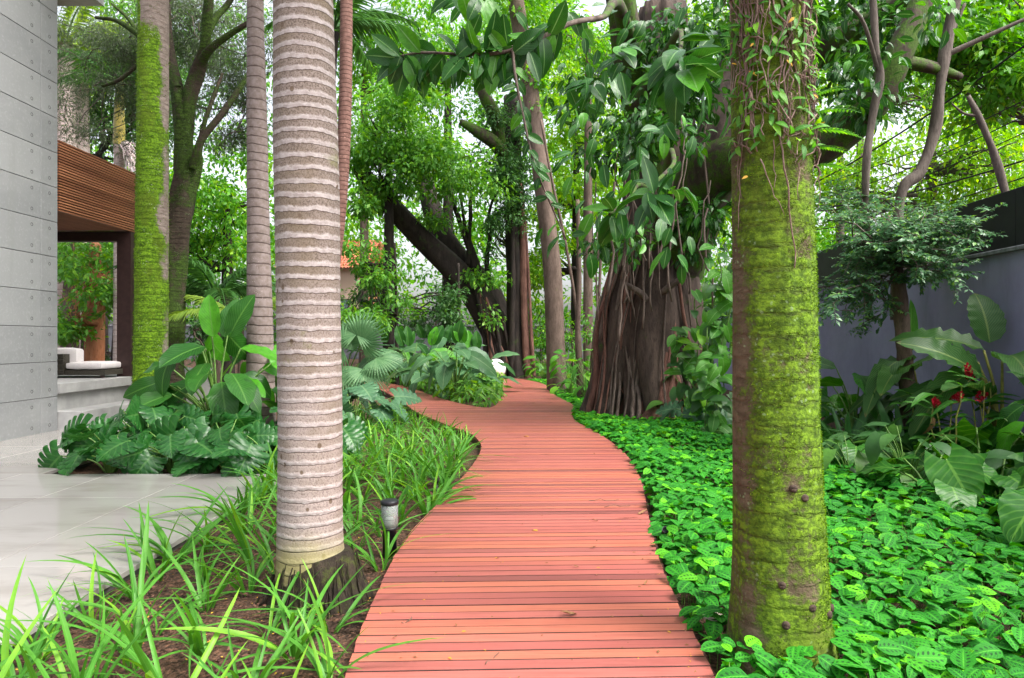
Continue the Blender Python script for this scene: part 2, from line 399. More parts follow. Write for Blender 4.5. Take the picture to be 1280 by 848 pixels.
def _royal():
    m = Mat('ringed pale palm bark'); o = m.obj(); rv = m.attr('aux'); u, v, _ = m.sep(m.uv())
    wob = m.math('MULTIPLY', m.math('SUBTRACT', m.noise(7, 5, .65, o), .5), .55)
    ph = m.math('FRACT', m.math('ADD', rv, wob))
    zz = m.sep(o)[2]; bn = m.math('MULTIPLY', m.math('SUBTRACT', m.noise(26, 4, .7, o), .5), .5)
    band = m.math('MULTIPLY', m.ramp(ph, .0, .06), m.ramp(m.math('ADD', ph, bn), .50, .26))
    sp = m.noise(90, 4, .75, m.scale(o, (1, 1, 1.0))); sp2 = m.noise(28, 5, .7, o); big = m.noise(2.2, 4, .6, o)
    dk = m.mix(m.ramp(sp, .36, .60), (.095, .07, .056), (.24, .195, .17))
    dk = m.mix(m.math('MULTIPLY', m.ramp(zz, 2.6, .9), .62), dk, m.mix(m.ramp(sp, .34, .50), (.19, .145, .127), (.37, .31, .288)))
    dk = m.mix(m.math('MULTIPLY', m.ramp(big, .42, .68), .55), dk, (.14, .105, .06))
    lt = m.mix(m.ramp(sp2, .35, .7), (.31, .27, .255), (.45, .40, .39))
    c = m.mix(band, dk, lt)
    c = m.mix(m.ramp(m.vor(7.5, m.scale(o, (1, 1, .8))), .13, .09), c, (.12, .085, .06))
    gm = m.math('MULTIPLY', m.ramp(m.noise(3.0, 5, .7, o), .6, .72), .6); c = m.mix(gm, c, (.16, .17, .05))
    _, _, z = m.sep(o)
    lowg = m.math('MULTIPLY', m.ramp(m.math('ADD', z, m.math('MULTIPLY', big, .35)), .68, .42), .9)
    c = m.mix(lowg, c, m.mix(sp2, (.17, .17, .05), (.32, .27, .12)))
    c = m.mix(m.ramp(m.math('ADD', z, m.math('MULTIPLY', sp2, .2)), .30, .22), c, (.05, .04, .03))
    crack = m.math('MULTIPLY', m.ramp(ph, .07, .02), 1.0)
    c = m.mix(m.math('MULTIPLY', crack, .75), c, (.10, .07, .06))
    h = m.math('ADD', m.math('MULTIPLY', band, .8), m.math('MULTIPLY', sp, .5))
    return m.done(m.prin(c, .8, .25, m.bump(h, .6, .012)))
M_royal = _royal()
def _slim(name, a, b, ring, moss=None, amt=0.0):
    m = Mat(name); o = m.obj(); rv = m.attr('aux'); ph = m.math('FRACT', m.math('ADD', rv, m.math('MULTIPLY', m.noise(5, 3, .6, o), .25)))
    n = m.noise(12, 5, .65, o); c = m.mix(m.ramp(n, .3, .7), a, b)
    c = m.mix(m.math('MULTIPLY', m.ramp(ph, .16, .04), .8), c, ring)
    sp = m.vor(24, o); c = m.mix(m.math('MULTIPLY', m.ramp(sp, .2, .1), m.ramp(m.noise(2, 3, .6, o), .45, .6)), c, tuple(min(1, x * 1.7) for x in b))
    if moss:
        c = m.mix(m.math('MULTIPLY', m.ramp(m.noise(2.5, 5, .7, o), .52, .68), amt), c, moss)
    return m.done(m.prin(c, .85, .25, m.bump(m.math('ADD', m.math('MULTIPLY', m.ramp(ph, .16, .04), -1.0), m.math('MULTIPLY', n, .5)), .6, .015)))
M_grey_palm = _slim('grey ringed palm bark', (.155, .12, .105), (.235, .19, .18), (.075, .05, .045))
M_brown_palm = _slim('red brown ringed palm bark', (.12, .06, .048), (.21, .115, .095), (.055, .028, .022))
M_pale_palm = _slim('pale pink palm bark', (.34, .26, .24), (.46, .38, .36), (.2, .15, .13))
def _mossy(name, bare_a, bare_b, m1, m2, lichen=(.26, .36, .19)):
    """mossy palm bark; the mesh attribute aux leans the moss to one side of the trunk"""
    m = Mat(name); o = m.obj(); ax = m.attr('aux')
    n1 = m.noise(2.6, 6, .68, o); n2 = m.noise(34, 5, .72, o); n3 = m.noise(9, 5, .65, m.scale(o, (1, 1, 2.4))); _, _, z = m.sep(o)
    c = m.mix(m.ramp(n3, .3, .7), bare_a, bare_b); c = m.mix(m.math('MULTIPLY', m.ramp(n2, .5, .72), .6), c, tuple(x * .4 for x in bare_a))
    rg = m.math('FRACT', m.math('ADD', m.math('MULTIPLY', z, 9.0), m.math('MULTIPLY', n3, .9))); rl = m.ramp(rg, .22, .03)
    f = m.ramp(m.math('ADD', m.math('ADD', n1, ax), m.math('MULTIPLY', m.math('SUBTRACT', n2, .5), .35)), .42, .60)
    mc = m.mix(m.ramp(n2, .36, .62), m1, m2); mc = m.mix(m.math('MULTIPLY', m.ramp(n3, .45, .66), .7), mc, tuple(x * .40 for x in m1))
    n4 = m.noise(1.4, 5, .7, m.scale(o, (1, 1, .6))); mc = m.mix(m.math('MULTIPLY', m.ramp(n4, .48, .62), .6), mc, (m2[0] * .55, m2[1] * .42, m2[2] * .8))
    rg2 = m.ramp(m.math('FRACT', m.math('ADD', m.math('MULTIPLY', z, 17.0), m.math('MULTIPLY', n3, 1.2))), .35, .05); mc = m.mix(m.math('MULTIPLY', rg2, .35), mc, tuple(x * .35 for x in m1))
    c = m.mix(f, c, mc)
    c = m.mix(m.math('MULTIPLY', m.math('MULTIPLY', rl, m.ramp(n1, .4, .6)), .30), c, (.06, .05, .028))
    lv = m.math('ADD', m.vor(30, o), m.math('MULTIPLY', m.math('SUBTRACT', m.noise(45, 4, .75, o), .5), 1.1)); lz = m.noise(3.5, 3, .6, o)
    c = m.mix(m.math('MULTIPLY', m.math('MULTIPLY', m.ramp(lv, .24, .14), m.ramp(lz, .50, .64)), .6), c, lichen)
    h = m.math('ADD', m.math('ADD', m.math('MULTIPLY', n2, .7), m.math('MULTIPLY', f, .5)), m.math('MULTIPLY', rl, -.5))
    return m.done(m.prin(c, .9, .2, m.bump(h, .8, .018)))
M_moss_r = _mossy('moss-grown palm bark', (.085, .062, .038), (.165, .125, .080), (.060, .115, .010), (.165, .285, .018))
M_moss_l = _mossy('bright moss on grey palm bark', (.20, .155, .13), (.32, .26, .23), (.055, .13, .008), (.18, .33, .015), (.45, .48, .40))
M_moss_t = _mossy('dark mossy bark', (.035, .026, .02), (.075, .055, .04), (.022, .042, .008), (.06, .11, .014))
M_darkbark = barkmat('dark wet bark', (.012, .009, .008), (.036, .027, .022), 5, moss=(.05, .09, .02), lo=.58, hi=.72)
M_fig = barkmat('fig bark', (.032, .022, .018), (.085, .060, .048), 5, moss=(.06, .10, .02), lo=.58, hi=.74)
M_root = barkmat('red brown aerial root', (.085, .040, .030), (.20, .10, .076), 9)
M_root2 = barkmat('grey aerial root', (.07, .05, .04), (.17, .13, .11), 9)
M_limb = barkmat('limb bark with moss', (.035, .026, .02), (.085, .064, .048), 6, (1, 1, .5), moss=(.07, .14, .015), lo=.42, hi=.56)
M_brown = barkmat('grey brown bark', (.075, .052, .040), (.15, .108, .086), 6, (1, 1, .3), moss=(.14, .18, .03), lo=.6, hi=.75)
M_thin = barkmat('thin grey branch', (.07, .056, .047), (.14, .115, .098), 8)
M_redtrunk = barkmat('orange brown trunk', (.30, .11, .05), (.42, .19, .10), 5)
M_stem = plain('green plant stem', (.10, .20, .035), .5, .3, 14, .1)
M_ystem = plain('yellow green cane', (.26, .26, .06), .5, .3, 14, .1)
M_vine = barkmat('woody vine', (.17, .105, .085), (.36, .25, .215), 20)
M_twig = plain('brown twig', (.13, .085, .06), .8, .3, 20, .2)

L_strap = leafmat('strap blade', (.045, .18, .018), (.10, .31, .034), (.13, .33, .06), .34, .36, .0, 40, (.19, .42, .03), spec=.45, tip=(.26, .17, .06))
L_pray = leafmat('spotted prayer leaf', (.016, .150, .014), (.036, .265, .016), (.08, .36, .03), .25, .5, .06, 55, (.12, .46, .012), spots=True, spec=.22)
L_prayfar = leafmat('small bright ground leaf', (.024, .18, .010), (.060, .31, .014), None, .28, .5, 0, 40, (.15, .45, .015), spec=.22)
L_rubber = leafmat('glossy rubber leaf', (.012, .066, .010), (.026, .125, .014), (.17, .34, .10), .25, .16, .10, 90, (.07, .26, .015), spec=.5)
L_calath = leafmat('broad calathea leaf', (.016, .090, .012), (.036, .155, .018), (.11, .27, .05), .36, .26, .22, 80, (.07, .30, .012), spec=.5)
L_island = leafmat('blue green broad leaf', (.045, .135, .055), (.085, .20, .080), (.20, .33, .16), .3, .3, .25, 70, (.08, .29, .015))
L_monst = leafmat('split monstera leaf', (.012, .080, .014), (.026, .135, .022), (.08, .21, .05), .25, .2, .35, 38, spec=.55)
L_philo = leafmat('glossy philodendron leaf', (.018, .098, .010), (.036, .165, .014), (.12, .29, .04), .3, .28, .35, 46, spec=.4)
L_blue = leafmat('blue green lobed leaf', (.045, .125, .060), (.075, .18, .085), (.14, .25, .12), .2, .35, .2, 40)
L_ginger = leafmat('ginger leaf', (.028, .13, .014), (.055, .22, .020), (.13, .28, .05), .4, .3, .2, 90)
L_banana = leafmat('banana leaf', (.035, .12, .026), (.060, .18, .035), (.20, .30, .08), .38, .3, .4, 120, tip=(.22, .15, .06))
L_spike = leafmat('spiky sword leaf', (.030, .105, .028), (.050, .15, .036), None, .2, .35, 0)
L_lime = leafmat('lime tree leaf', (.09, .27, .014), (.20, .42, .028), None, .5, .45, 0, young=(.34, .50, .04), spec=.3)
L_mid = leafmat('mid green tree leaf', (.060, .195, .026), (.125, .33, .040), None, .42, .36, 0, young=(.19, .40, .03))
L_bright = leafmat('bright green tree leaf', (.055, .215, .018), (.13, .37, .03), None, .46, .38, 0, young=(.25, .47, .03))
L_dark = leafmat('dark green tree leaf', (.030, .098, .024), (.065, .17, .042), None, .3, .33, 0, young=(.08, .20, .03))
L_grey = leafmat('grey green needle', (.075, .105, .060), (.13, .165, .095), None, .3, .6, 0, young=(.10, .21, .04))
L_fine = leafmat('fine dark leaflet', (.040, .12, .048), (.10, .21, .10), None, .3, .28, 0, young=(.14, .30, .05), spec=.6)
L_palm = leafmat('palm frond', (.035, .12, .024), (.070, .19, .040), None, .3, .35, 0)
L_ypalm = leafmat('yellow green palm frond', (.13, .24, .03), (.24, .36, .05), None, .4, .4, 0)
L_fan = leafmat('silvery fan palm', (.07, .18, .07), (.13, .26, .11), None, .25, .4, 0)
L_vine = leafmat('climber leaf', (.045, .19, .02), (.10, .32, .03), (.2, .4, .1), .4, .35, .1, 50, (.19, .45, .02))
L_dry = leafmat('dry brown leaf', (.16, .08, .035), (.28, .16, .07), None, .15, .7, 0)
L_yellow = leafmat('fallen yellow leaf', (.50, .28, .03), (.60, .38, .05), None, .15, .6, 0)

# ------------------------------------------------------------------ deck outline (from the photograph, on the ground plane)
LE = np.array([P(u, v)[:2] for u, v in [(420, 875), (437, 830), (452, 785), (470, 745), (495, 692), (520, 657), (560, 616), (590, 582), (601, 563), (600, 553), (588, 542), (560, 531), (520, 514), (500, 499), (470, 484), (440, 475.5), (400, 468)]])
RE = np.array([P(u, v)[:2] for u, v in [(908, 875), (888, 833), (868, 792), (846, 750), (826, 702), (813, 652), (803, 604), (791, 578), (770, 557), (745, 540), (722, 528), (715, 518), (719, 508), (701, 498), (686, 489), (683, 482), (668, 477), (645, 473.5), (600, 471), (540, 470)]])
ISL = np.array([P(u, v)[:2] for u, v in [(400, 465.5), (440, 470), (480, 477), (520, 487), (555, 499), (600, 509), (617, 508), (626, 498), (629, 488), (622, 479), (600, 474), (540, 472.5)]])
def smooth2(p, n=5): return catmull(np.c_[p, np.zeros(len(p))], n)[:, :2]
LE, RE, ISL = smooth2(LE), smooth2(RE), smooth2(ISL)
DECK = np.vstack([[[-.86, -2.0]], LE, RE[::-1], [[.92, -2.0]]])
def crossings(poly, y):
    a = poly; b = np.roll(poly, -1, 0); k = ((a[:, 1] <= y) & (b[:, 1] > y)) | ((b[:, 1] <= y) & (a[:, 1] > y))
    a, b = a[k], b[k]; return sorted(a[:, 0] + (y - a[:, 1]) / (b[:, 1] - a[:, 1]) * (b[:, 0] - a[:, 0]))
def intervals(y):
    o = crossings(DECK, y); i = crossings(ISL, y); iv = [(o[k], o[k + 1]) for k in range(0, len(o) - 1, 2)]
    for k in range(0, len(i) - 1, 2):
        new = []
        for a, b in iv:
            if i[k] > b or i[k + 1] < a: new.append((a, b)); continue
            if i[k] - a > .05: new.append((a, i[k]))
            if b - i[k + 1] > .05: new.append((i[k + 1], b))
        iv = new
    return iv
def on_deck(x, y, m=0.0): return any(a - m < x < b + m for a, b in intervals(y))
def xl(y):
    iv = intervals(y); return iv[0][0] if iv else -2.
def xr(y):
    iv = intervals(y); return iv[-1][1] if iv else 2.

def zg(x, y):
    t = np.clip((np.asarray(y, float) - 25) / 14, 0, 1); return -.12 + .55 * t * t * (3 - 2 * t)

# ------------------------------------------------------------------ ground
def build_ground():
    ys = np.concatenate([[-60, -20, -8], np.arange(-4, 20, .35), np.arange(20, 46, 1.0), [50, 60, 80, 120, 200, 400]])
    xs = np.concatenate([[-300, -120, -60, -30, -20, -14], np.arange(-10, 8, .35), [8, 10, 14, 20, 30, 60, 120, 300]])
    X, Y = np.meshgrid(xs, ys, indexing='ij'); Z = zg(X, Y) + .018 * np.sin(X * 3.1 + 1.7 * np.sin(Y * 2.3)) * np.cos(Y * 2.7) 
    V = np.stack([X, Y, Z], -1).reshape(-1, 3); c = len(ys); i = np.arange(len(xs) - 1)[:, None] * c; j = np.arange(c - 1)[None, :]
    G().add(V, np.stack([i + j, i + c + j, i + c + j + 1, i + j + 1], -1).reshape(-1, 4)).build('ground', M_soil)
    tag(bpy.data.objects['ground'], 'dark brown mulched soil of the garden beds', None, None, 'structure')
build_ground()

# ------------------------------------------------------------------ boardwalk
def build_deck():
    g = G()
    for e in (LE, RE, ISL):                                     # dark edge fascia under the board ends
        e = e[(e[:, 1] < 31)]
        n = len(e); t = np.gradient(e, axis=0); t /= np.linalg.norm(t, axis=1)[:, None] + 1e-9; nr = np.c_[-t[:, 1], t[:, 0]]
        rows = [np.c_[e + nr * a, np.full(n, z)] for a, z in ((.012, -.032), (.012, -.30), (-.02, -.30), (-.02, -.032))]
        V = np.vstack(rows); q = []
        for r in range(4):
            r2 = (r + 1) % 4; q += [(r * n + k, r * n + k + 1, r2 * n + k + 1, r2 * n + k) for k in range(n - 1)]
        g.add(V, q)
    root = g.build('boardwalk', plain('dark deck fascia', (.07, .028, .022), .7, .3, 10, .2), smooth=False)
    tag(root, 'curving red hardwood boardwalk that forks around a planted island', None, None, 'structure')
    pitch, bw, tilt = .1, .0935, .035
    def board(y, a0, b0, a1, b1):
        w = []
        y0, y1 = y, y + bw; ch = .002
        for (xa, dy0) in ((0, 0), (1, 0)): pass
        def pt(end, yy, z):
            f = (yy - y0) / bw; x = (a0 + (a1 - a0) * f) if end == 0 else (b0 + (b1 - b0) * f)
            return (x, yy + tilt * x, z)
        prof = [(y0, -.03), (y0, -ch), (y0 + ch, 0), (y1 - ch, 0), (y1, -ch), (y1, -.03)]
        j = R(-.0015, .0015)
        V = [pt(0, yy, z + j) for yy, z in prof] + [pt(1, yy, z + j) for yy, z in prof]
        q = [(k, k + 1, k + 7, k + 6) for k in range(5)] + [(0, 3, 2, 1), (0, 5, 4, 3), (6, 7, 8, 9), (6, 9, 10, 11)]
        return V, [(a, d, c, b) for a, b, c, d in q]
    items = []
    ys = np.arange(-1.9, 30.4, pitch)
    for y in ys:
        A, B = intervals(y), intervals(y + bw)
        if not A: continue
        for (a, b) in A:
            c = [(p, q) for p, q in B if min(b, q) - max(a, p) > .02]
            if len(c) == 1: p, q = c[0]
            else: p, q = a, b
            if abs(p - a) > .8: p = a
            if abs(q - b) > .8: q = b
            items.append((y, a + R(-.006, .006), b + R(-.006, .006), p, q))
    M_edge = plain('board edge darkened as gap shade', (.022, .012, .010), .9, .3, 20, .2)  # near-black paint on board sides stands in for shade in the gaps
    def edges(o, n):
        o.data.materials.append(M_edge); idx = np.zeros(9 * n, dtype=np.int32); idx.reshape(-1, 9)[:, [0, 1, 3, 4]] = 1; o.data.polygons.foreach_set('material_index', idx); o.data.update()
    vis = [it for it in items if it[0] > 2.7]
    vis.sort(key=lambda it: -(it[2] - it[1]) / it[0] ** 2.5)
    near = set(id(it) for it in vis[:298]); rest = G()
    for it in items:
        V, q = board(*it)
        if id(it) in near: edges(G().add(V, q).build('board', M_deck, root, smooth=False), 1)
        else: rest.add(V, q)
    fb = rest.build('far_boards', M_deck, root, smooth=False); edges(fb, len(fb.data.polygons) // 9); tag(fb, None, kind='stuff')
build_deck()

# ------------------------------------------------------------------ terrace paving
def build_terrace():
    zt = -.03
    root = G().box(-8.2, -2.73, -3, 8.2, -.35, -.06).box(-8.2, -5.72, 8.203, 12.4, -.35, -.061).build('terrace', plain('dark paving joint', (.06, .055, .05), .8), smooth=False)
    tag(root, 'wet pale stone terrace in large slabs beside the concrete house', None, None, 'structure')
    xs = [-8.2, -6.99, -5.92, -4.85, -3.78, -2.71]; yj = [-1.56, .58, 2.72, 4.86, 7.0]
    def t(x0, x1, y0, y1):
        c = ((x0 + x1) / 2, (y0 + y1) / 2)
        G().box(x0 + .005, x1 - .005, y0 + .005, y1 - .005, -.07, zt, .003).build('slab', M_tile, root, smooth=False)
    for i in range(5):
        for y0, y1 in zip(yj, yj[1:] + [8.22]): t(xs[i], xs[i + 1], y0, y1)
    for x0, x1 in ((-8.2, -6.99), (-6.99, -5.70)):
        for y0, y1 in ((8.22, 10.3), (10.3, 12.42)): t(x0, x1, y0, y1)
build_terrace()

# ------------------------------------------------------------------ concrete house
def build_house():
    x = -8.15; yend = 12.2
    th = thing('concrete_house', 'grey exposed concrete house wall of panels with tie holes', 'building', (x, 9, -.03))
    G().box(x - 4.5, x - .032, 2.0, yend - .02, -.1, 8.5).build('wall_core', M_dark, th, smooth=False)
    hole = G(); a = np.arange(10) / 10 * 2 * np.pi
    ring = lambda r, xx: np.c_[np.full(10, xx), np.cos(a) * r, np.sin(a) * r]
    hole.add(np.vstack([ring(.030, .002), ring(.024, .004), ring(.020, -.02), [[-.02, 0, 0]]]), [(k, (k + 1) % 10, 10 + (k + 1) % 10, 10 + k) for k in range(10)] + [(10 + k, 10 + (k + 1) % 10, 20 + (k + 1) % 10, 20 + k) for k in range(10)], [(20 + k, 20 + (k + 1) % 10, 30) for k in range(10)])
    hm = hole.mesh('tie_hole', M_dark)
    cols = [(yend - .44, yend), (yend - 2.24, yend - .44), (yend - 4.04, yend - 2.24), (yend - 5.84, yend - 4.04)]
    z0 = -.05; ph = .622
    for (y0, y1) in cols:
        for k in range(14):
            g = 0.004; za, zb = z0 + k * ph + g, z0 + (k + 1) * ph - g; b = .006
            V = [(x - .05, y0 + g, za), (x - .05, y1 - g, za), (x - .05, y1 - g, zb), (x - .05, y0 + g, zb)]
            V += [(x - b, y0 + g, za), (x - b, y1 - g, za), (x - b, y1 - g, zb), (x - b, y0 + g, zb)]
            V += [(x, y0 + g + b, za + b), (x, y1 - g - b, za + b), (x, y1 - g - b, zb - b), (x, y0 + g + b, zb - b)]
            q = [(8, 9, 10, 11)] + [(i, (i + 1) % 4, 4 + (i + 1) % 4, 4 + i) for i in range(4)] + [(4 + i, 4 + (i + 1) % 4, 8 + (i + 1) % 4, 8 + i) for i in range(4)]
            p = G().add(V, q).build('concrete_panel', M_conc, th, smooth=False)
            if y1 > 10.2 and k < 12:
                hy = [y1 - .22] if y1 == yend else [y1 - .22, y0 + .22]
                for h in hy:
                    for hz in (za + .13, zb - .13):
                        o = bpy.data.objects.new('tie_hole', hm); COL.objects.link(o); o.parent = p
                        o.location = np.array([x, h, hz]) - np.array(OFF[p.name])
    G().box(x - 4.5, x - .01, yend - .02, yend + .0, -.1, 8.5).build('end_wall', M_conc, th, smooth=False)
    G().box(x - 4.5, x + .65, 12.21, 12.5, 7.72, 8.0, .02).build('roof_slab', M_slab, th, smooth=False)
build_house()

def build_pavilion():
    x = -8.15; th = thing('garden_pavilion', 'open pavilion with slatted timber fascia and dark steel post', 'pavilion', (x, 14, -.03))
    y0, y1 = 12.24, 14.8
    n = 26; zb, zt = 3.90, 5.2
    for k in range(n):
        z = zb + (zt - zb) * k / n; d = R(0, .006)
        G().box(x - .06, x + .0 + d, y0, y1, z + .004, z + (zt - zb) / n - .018, .003).build('fascia_slat', M_slat, th, smooth=False)
    for k in range(n):
        z = zb + (zt - zb) * k / n
        G().box(x - 4.4, x - .062, y1 - .05, y1 - .002, z + .004, z + (zt - zb) / n - .010).build('fascia_slat', M_slat, th, smooth=False)
    G().box(x - 4.5, x - .07, y0, y1 - .06, 3.94, 5.1).build('roof_core', M_steel, th, smooth=False)
    for k in range(16):
        G().box(x - .08 - .27 * (k + 1) + .006, x - .08 - .27 * k, y0, y1 - .3, 3.91, 3.935).build('soffit_board', M_soffit, th, smooth=False)
    G().box(x - .30, x - .0, y1 - .26, y1 + .02, .80, 3.895, .008).build('post', M_steel, th, smooth=False)
    G().box(x - 4.4, x - .303, y1 - .24, y1 - .02, 3.70, 3.895, .008).build('beam', M_steel, th, smooth=False)
    M_plat = plain('pale grey stone step', (.36, .355, .35), .5, .12, 4, .1)
    G().box(x - 5.5, x + .02, 12.23, 19.0, .62, .80, .01).build('platform', M_plat, th, smooth=False)
    G().box(x - 5.5, x - .10, 12.23, 19.0, -.15, .618).build('platform_base', M_plat, th, smooth=False)
    G().box(x - .098, x + .42, 12.23, 14.3, -.15, .30, .01).build('step', M_plat, th, smooth=False)
build_pavilion()

def cushion(g, x0, x1, y0, y1, z0, z1, r=.06, n=6):
    """rounded, slightly pillowed block"""
    c = np.array([(x0 + x1) / 2, (y0 + y1) / 2, (z0 + z1) / 2]); h = np.array([(x1 - x0) / 2, (y1 - y0) / 2, (z1 - z0) / 2])
    for ax in range(3):
        for sg in (-1, 1):
            s = np.linspace(-1, 1, n + 1); A, B = np.meshgrid(s, s, indexing='ij'); p = np.zeros((n + 1, n + 1, 3))
            p[..., ax] = sg; p[..., (ax + 1) % 3] = A; p[..., (ax + 2) % 3] = B
            p = p * h; inner = np.clip(p, -(h - r), h - r); d = p - inner; L = np.linalg.norm(d, axis=-1, keepdims=True) + 1e-9
            p = inner + d / L * r
            i = np.arange(n)[:, None] * (n + 1); j = np.arange(n)[None, :]
            q = np.stack([i + j, i + n + 1 + j, i + n + 2 + j, i + j + 1], -1).reshape(-1, 4)
            g.add(p.reshape(-1, 3) + c, q if sg > 0 else q[:, ::-1])
    return g
def build_sofa():
    bx, by, bz = -9.4, 14.2, .80
    th = thing('outdoor_sofa', 'low woven outdoor sofa with cream cushions inside the pavilion', 'sofa', (bx, by, bz))
    # back end faces the camera side of the seat: woven block on the left, long seat to the right
    fr = G().box(-10.2, -8.32, 13.9, 14.75, .86, .97, .01); fr.build('seat_frame', M_wick, th, smooth=False)
    w = G()
    for k in range(9):
        for r in range(8):
            off = .012 if (k + r) % 2 else 0
            w.box(-10.2 + k * .118, -10.2 + k * .118 + .112, 13.862 - off, 13.9, .86 + r * .055, .86 + r * .055 + .05, .004)
    w.box(-10.2, -9.14, 13.9, 14.05, .86, 1.29).build('woven_back', M_wick, th, smooth=False)
    cushion(G(), -10.2, -9.0, 14.06, 14.36, .98, 1.42, .09).build('back_cushion', M_cush, th)
    cushion(G(), -9.12, -8.36, 13.86, 14.72, .972, 1.13, .06).build('seat_cushion', M_cush, th)
    cushion(G(), -10.2, -9.13, 14.3, 14.72, .972, 1.13, .06).build('seat_cushion', M_cush, th)
    for lx in (-10.1, -8.4):
        for ly in (13.95, 14.68):
            G().box(lx - .03, lx + .03, ly - .03, ly + .03, .80, .858).build('leg', M_steel, th, smooth=False)
build_sofa()

# ------------------------------------------------------------------ boundary walls, far house, cables
def rot_box(g, x0, y0, x1, y1, th, z0, z1, b=0.0):
    d = np.array([x1 - x0, y1 - y0]); L = np.linalg.norm(d); d /= L; n = np.array([-d[1], d[0]])
    h = G().box(0, L, -th / 2, th / 2, z0, z1, b); V = np.concatenate(h.V)
    W_ = np.c_[x0 + V[:, 0] * d[0] + V[:, 1] * n[0], y0 + V[:, 0] * d[1] + V[:, 1] * n[1], V[:, 2]]
    return g.add(W_, np.concatenate(h.Q))
def wx(y): return 6.62 + .05 * (y - 8.6)
def build_walls():
    th = thing('garden_wall', 'grey violet rendered garden wall with weathered coping', 'wall', (wx(14), 14, -.12))
    rot_box(G(), wx(0) + .12, 0, wx(30) + .12, 30, .24, -.4, 2.76).build('wall_face', M_wall, th, smooth=False)
    for k in range(16):
        a, b = 1 + k * 1.8, 1 + (k + 1) * 1.8 - .012
        rot_box(G(), wx(a) + .10, a, wx(b) + .10, b, .34, 2.762, 2.82 + R(-.004, .004), .012).build('coping_stone', M_cope, th, smooth=False)
    t2 = thing('black_screen', 'plain black screen standing on top of the garden wall', 'screen', (wx(10) + .2, 10, 2.82))
    for k in range(7):
        a, b = 1.5 + k * 2.6, 1.5 + (k + 1) * 2.6 - .006
        rot_box(G(), wx(a) + .26, a, wx(b) + .26, b, .06, 2.815, 3.66, .004).build('panel', M_black, t2, smooth=False)
    t3 = thing('back_wall', 'low grey wall closing the far end of the garden', 'wall', (-4, 40, .3))
    rot_box(G(), -40, 39.9, 9.5, 40, .25, -.3, 2.35).build('wall_face', plain('weathered grey render', (.13, .13, .15), .85, .3, 1.5, .2), t3, smooth=False)
    rot_box(G(), -40, 39.9, 9.5, 40, .38, 2.352, 2.44, .01).build('coping', M_cope, t3, smooth=False)
    t4 = thing('brick_house', 'orange brick house with red tiled roof behind the back wall', 'house', (-12, 47, .3))
    G().box(-14.6, -9.9, 44, 52, -.2, 6.3).build('wall', M_brick, t4, smooth=False)
    rf = G(); n = 28
    for k in range(n):                                             # pantile rows up the slope
        x0 = -15.2 + 5.9 * k / n; x1 = x0 + 5.9 / n
        s = np.linspace(0, 1, 5); xx = x0 + (x1 - x0) * s; zz = .06 * np.sin(s * np.pi)
        for j in range(12):
            ya, yb = 43.3 + 4.7 * j / 12, 43.3 + 4.7 * (j + 1) / 12; h = lambda y: 6.1 + (y - 43.3) * .52
            V = np.vstack([np.c_[xx, np.full(5, ya), zz + h(ya) + .03], np.c_[xx, np.full(5, yb), zz + h(yb)]])
            rf.add(V, [(i, i + 1, 6 + i, 5 + i) for i in range(4)])
    r = rf.build('roof', M_roof, t4, smooth=False)
    G().box(-15.2, -9.3, 48, 52.6, 6.0, 8.5).build('roof_ridge', M_roof, r, smooth=False)
    for k in range(2):
        x = -14.0 + k * 2.2; wdw = G().box(x, x + 1.3, 43.95, 44.0, 2.6, 4.2).build('window', M_steel, t4, smooth=False)
        for j in range(2):
            G().box(x + .08 + j * .6, x + .62 + j * .6, 43.93, 43.948, 2.7, 4.1).build('pane', plain('window glass', (.10, .13, .15), .1), wdw, smooth=False)
    names = ['thick black overhead cable sagging behind the black screen', 'topmost overhead cable crossing the lime foliage', 'second overhead cable below the topmost one', 'third overhead cable in the bundle above the wall', 'fourth overhead cable in the bundle above the wall', 'lowest thin overhead cable just above the black screen']
    for k, (v0, v1, r) in enumerate([(192, 262, .02), (28, 255, .022), (108, 244, .012), (128, 262, .012), (150, 275, .012), (212, 290, .014)]):
        a = D(1330, v0 - 8, 12.5); b = D(960, v1, 24)
        p = wig(a, b, 14, 0.0, .35); g = G().addt(tube(p, r, 5))
        tag(g.build('overhead_cable', M_cable, org=tuple(a)), names[k], 'cable', 'overhead cables beyond the garden wall')
build_walls()

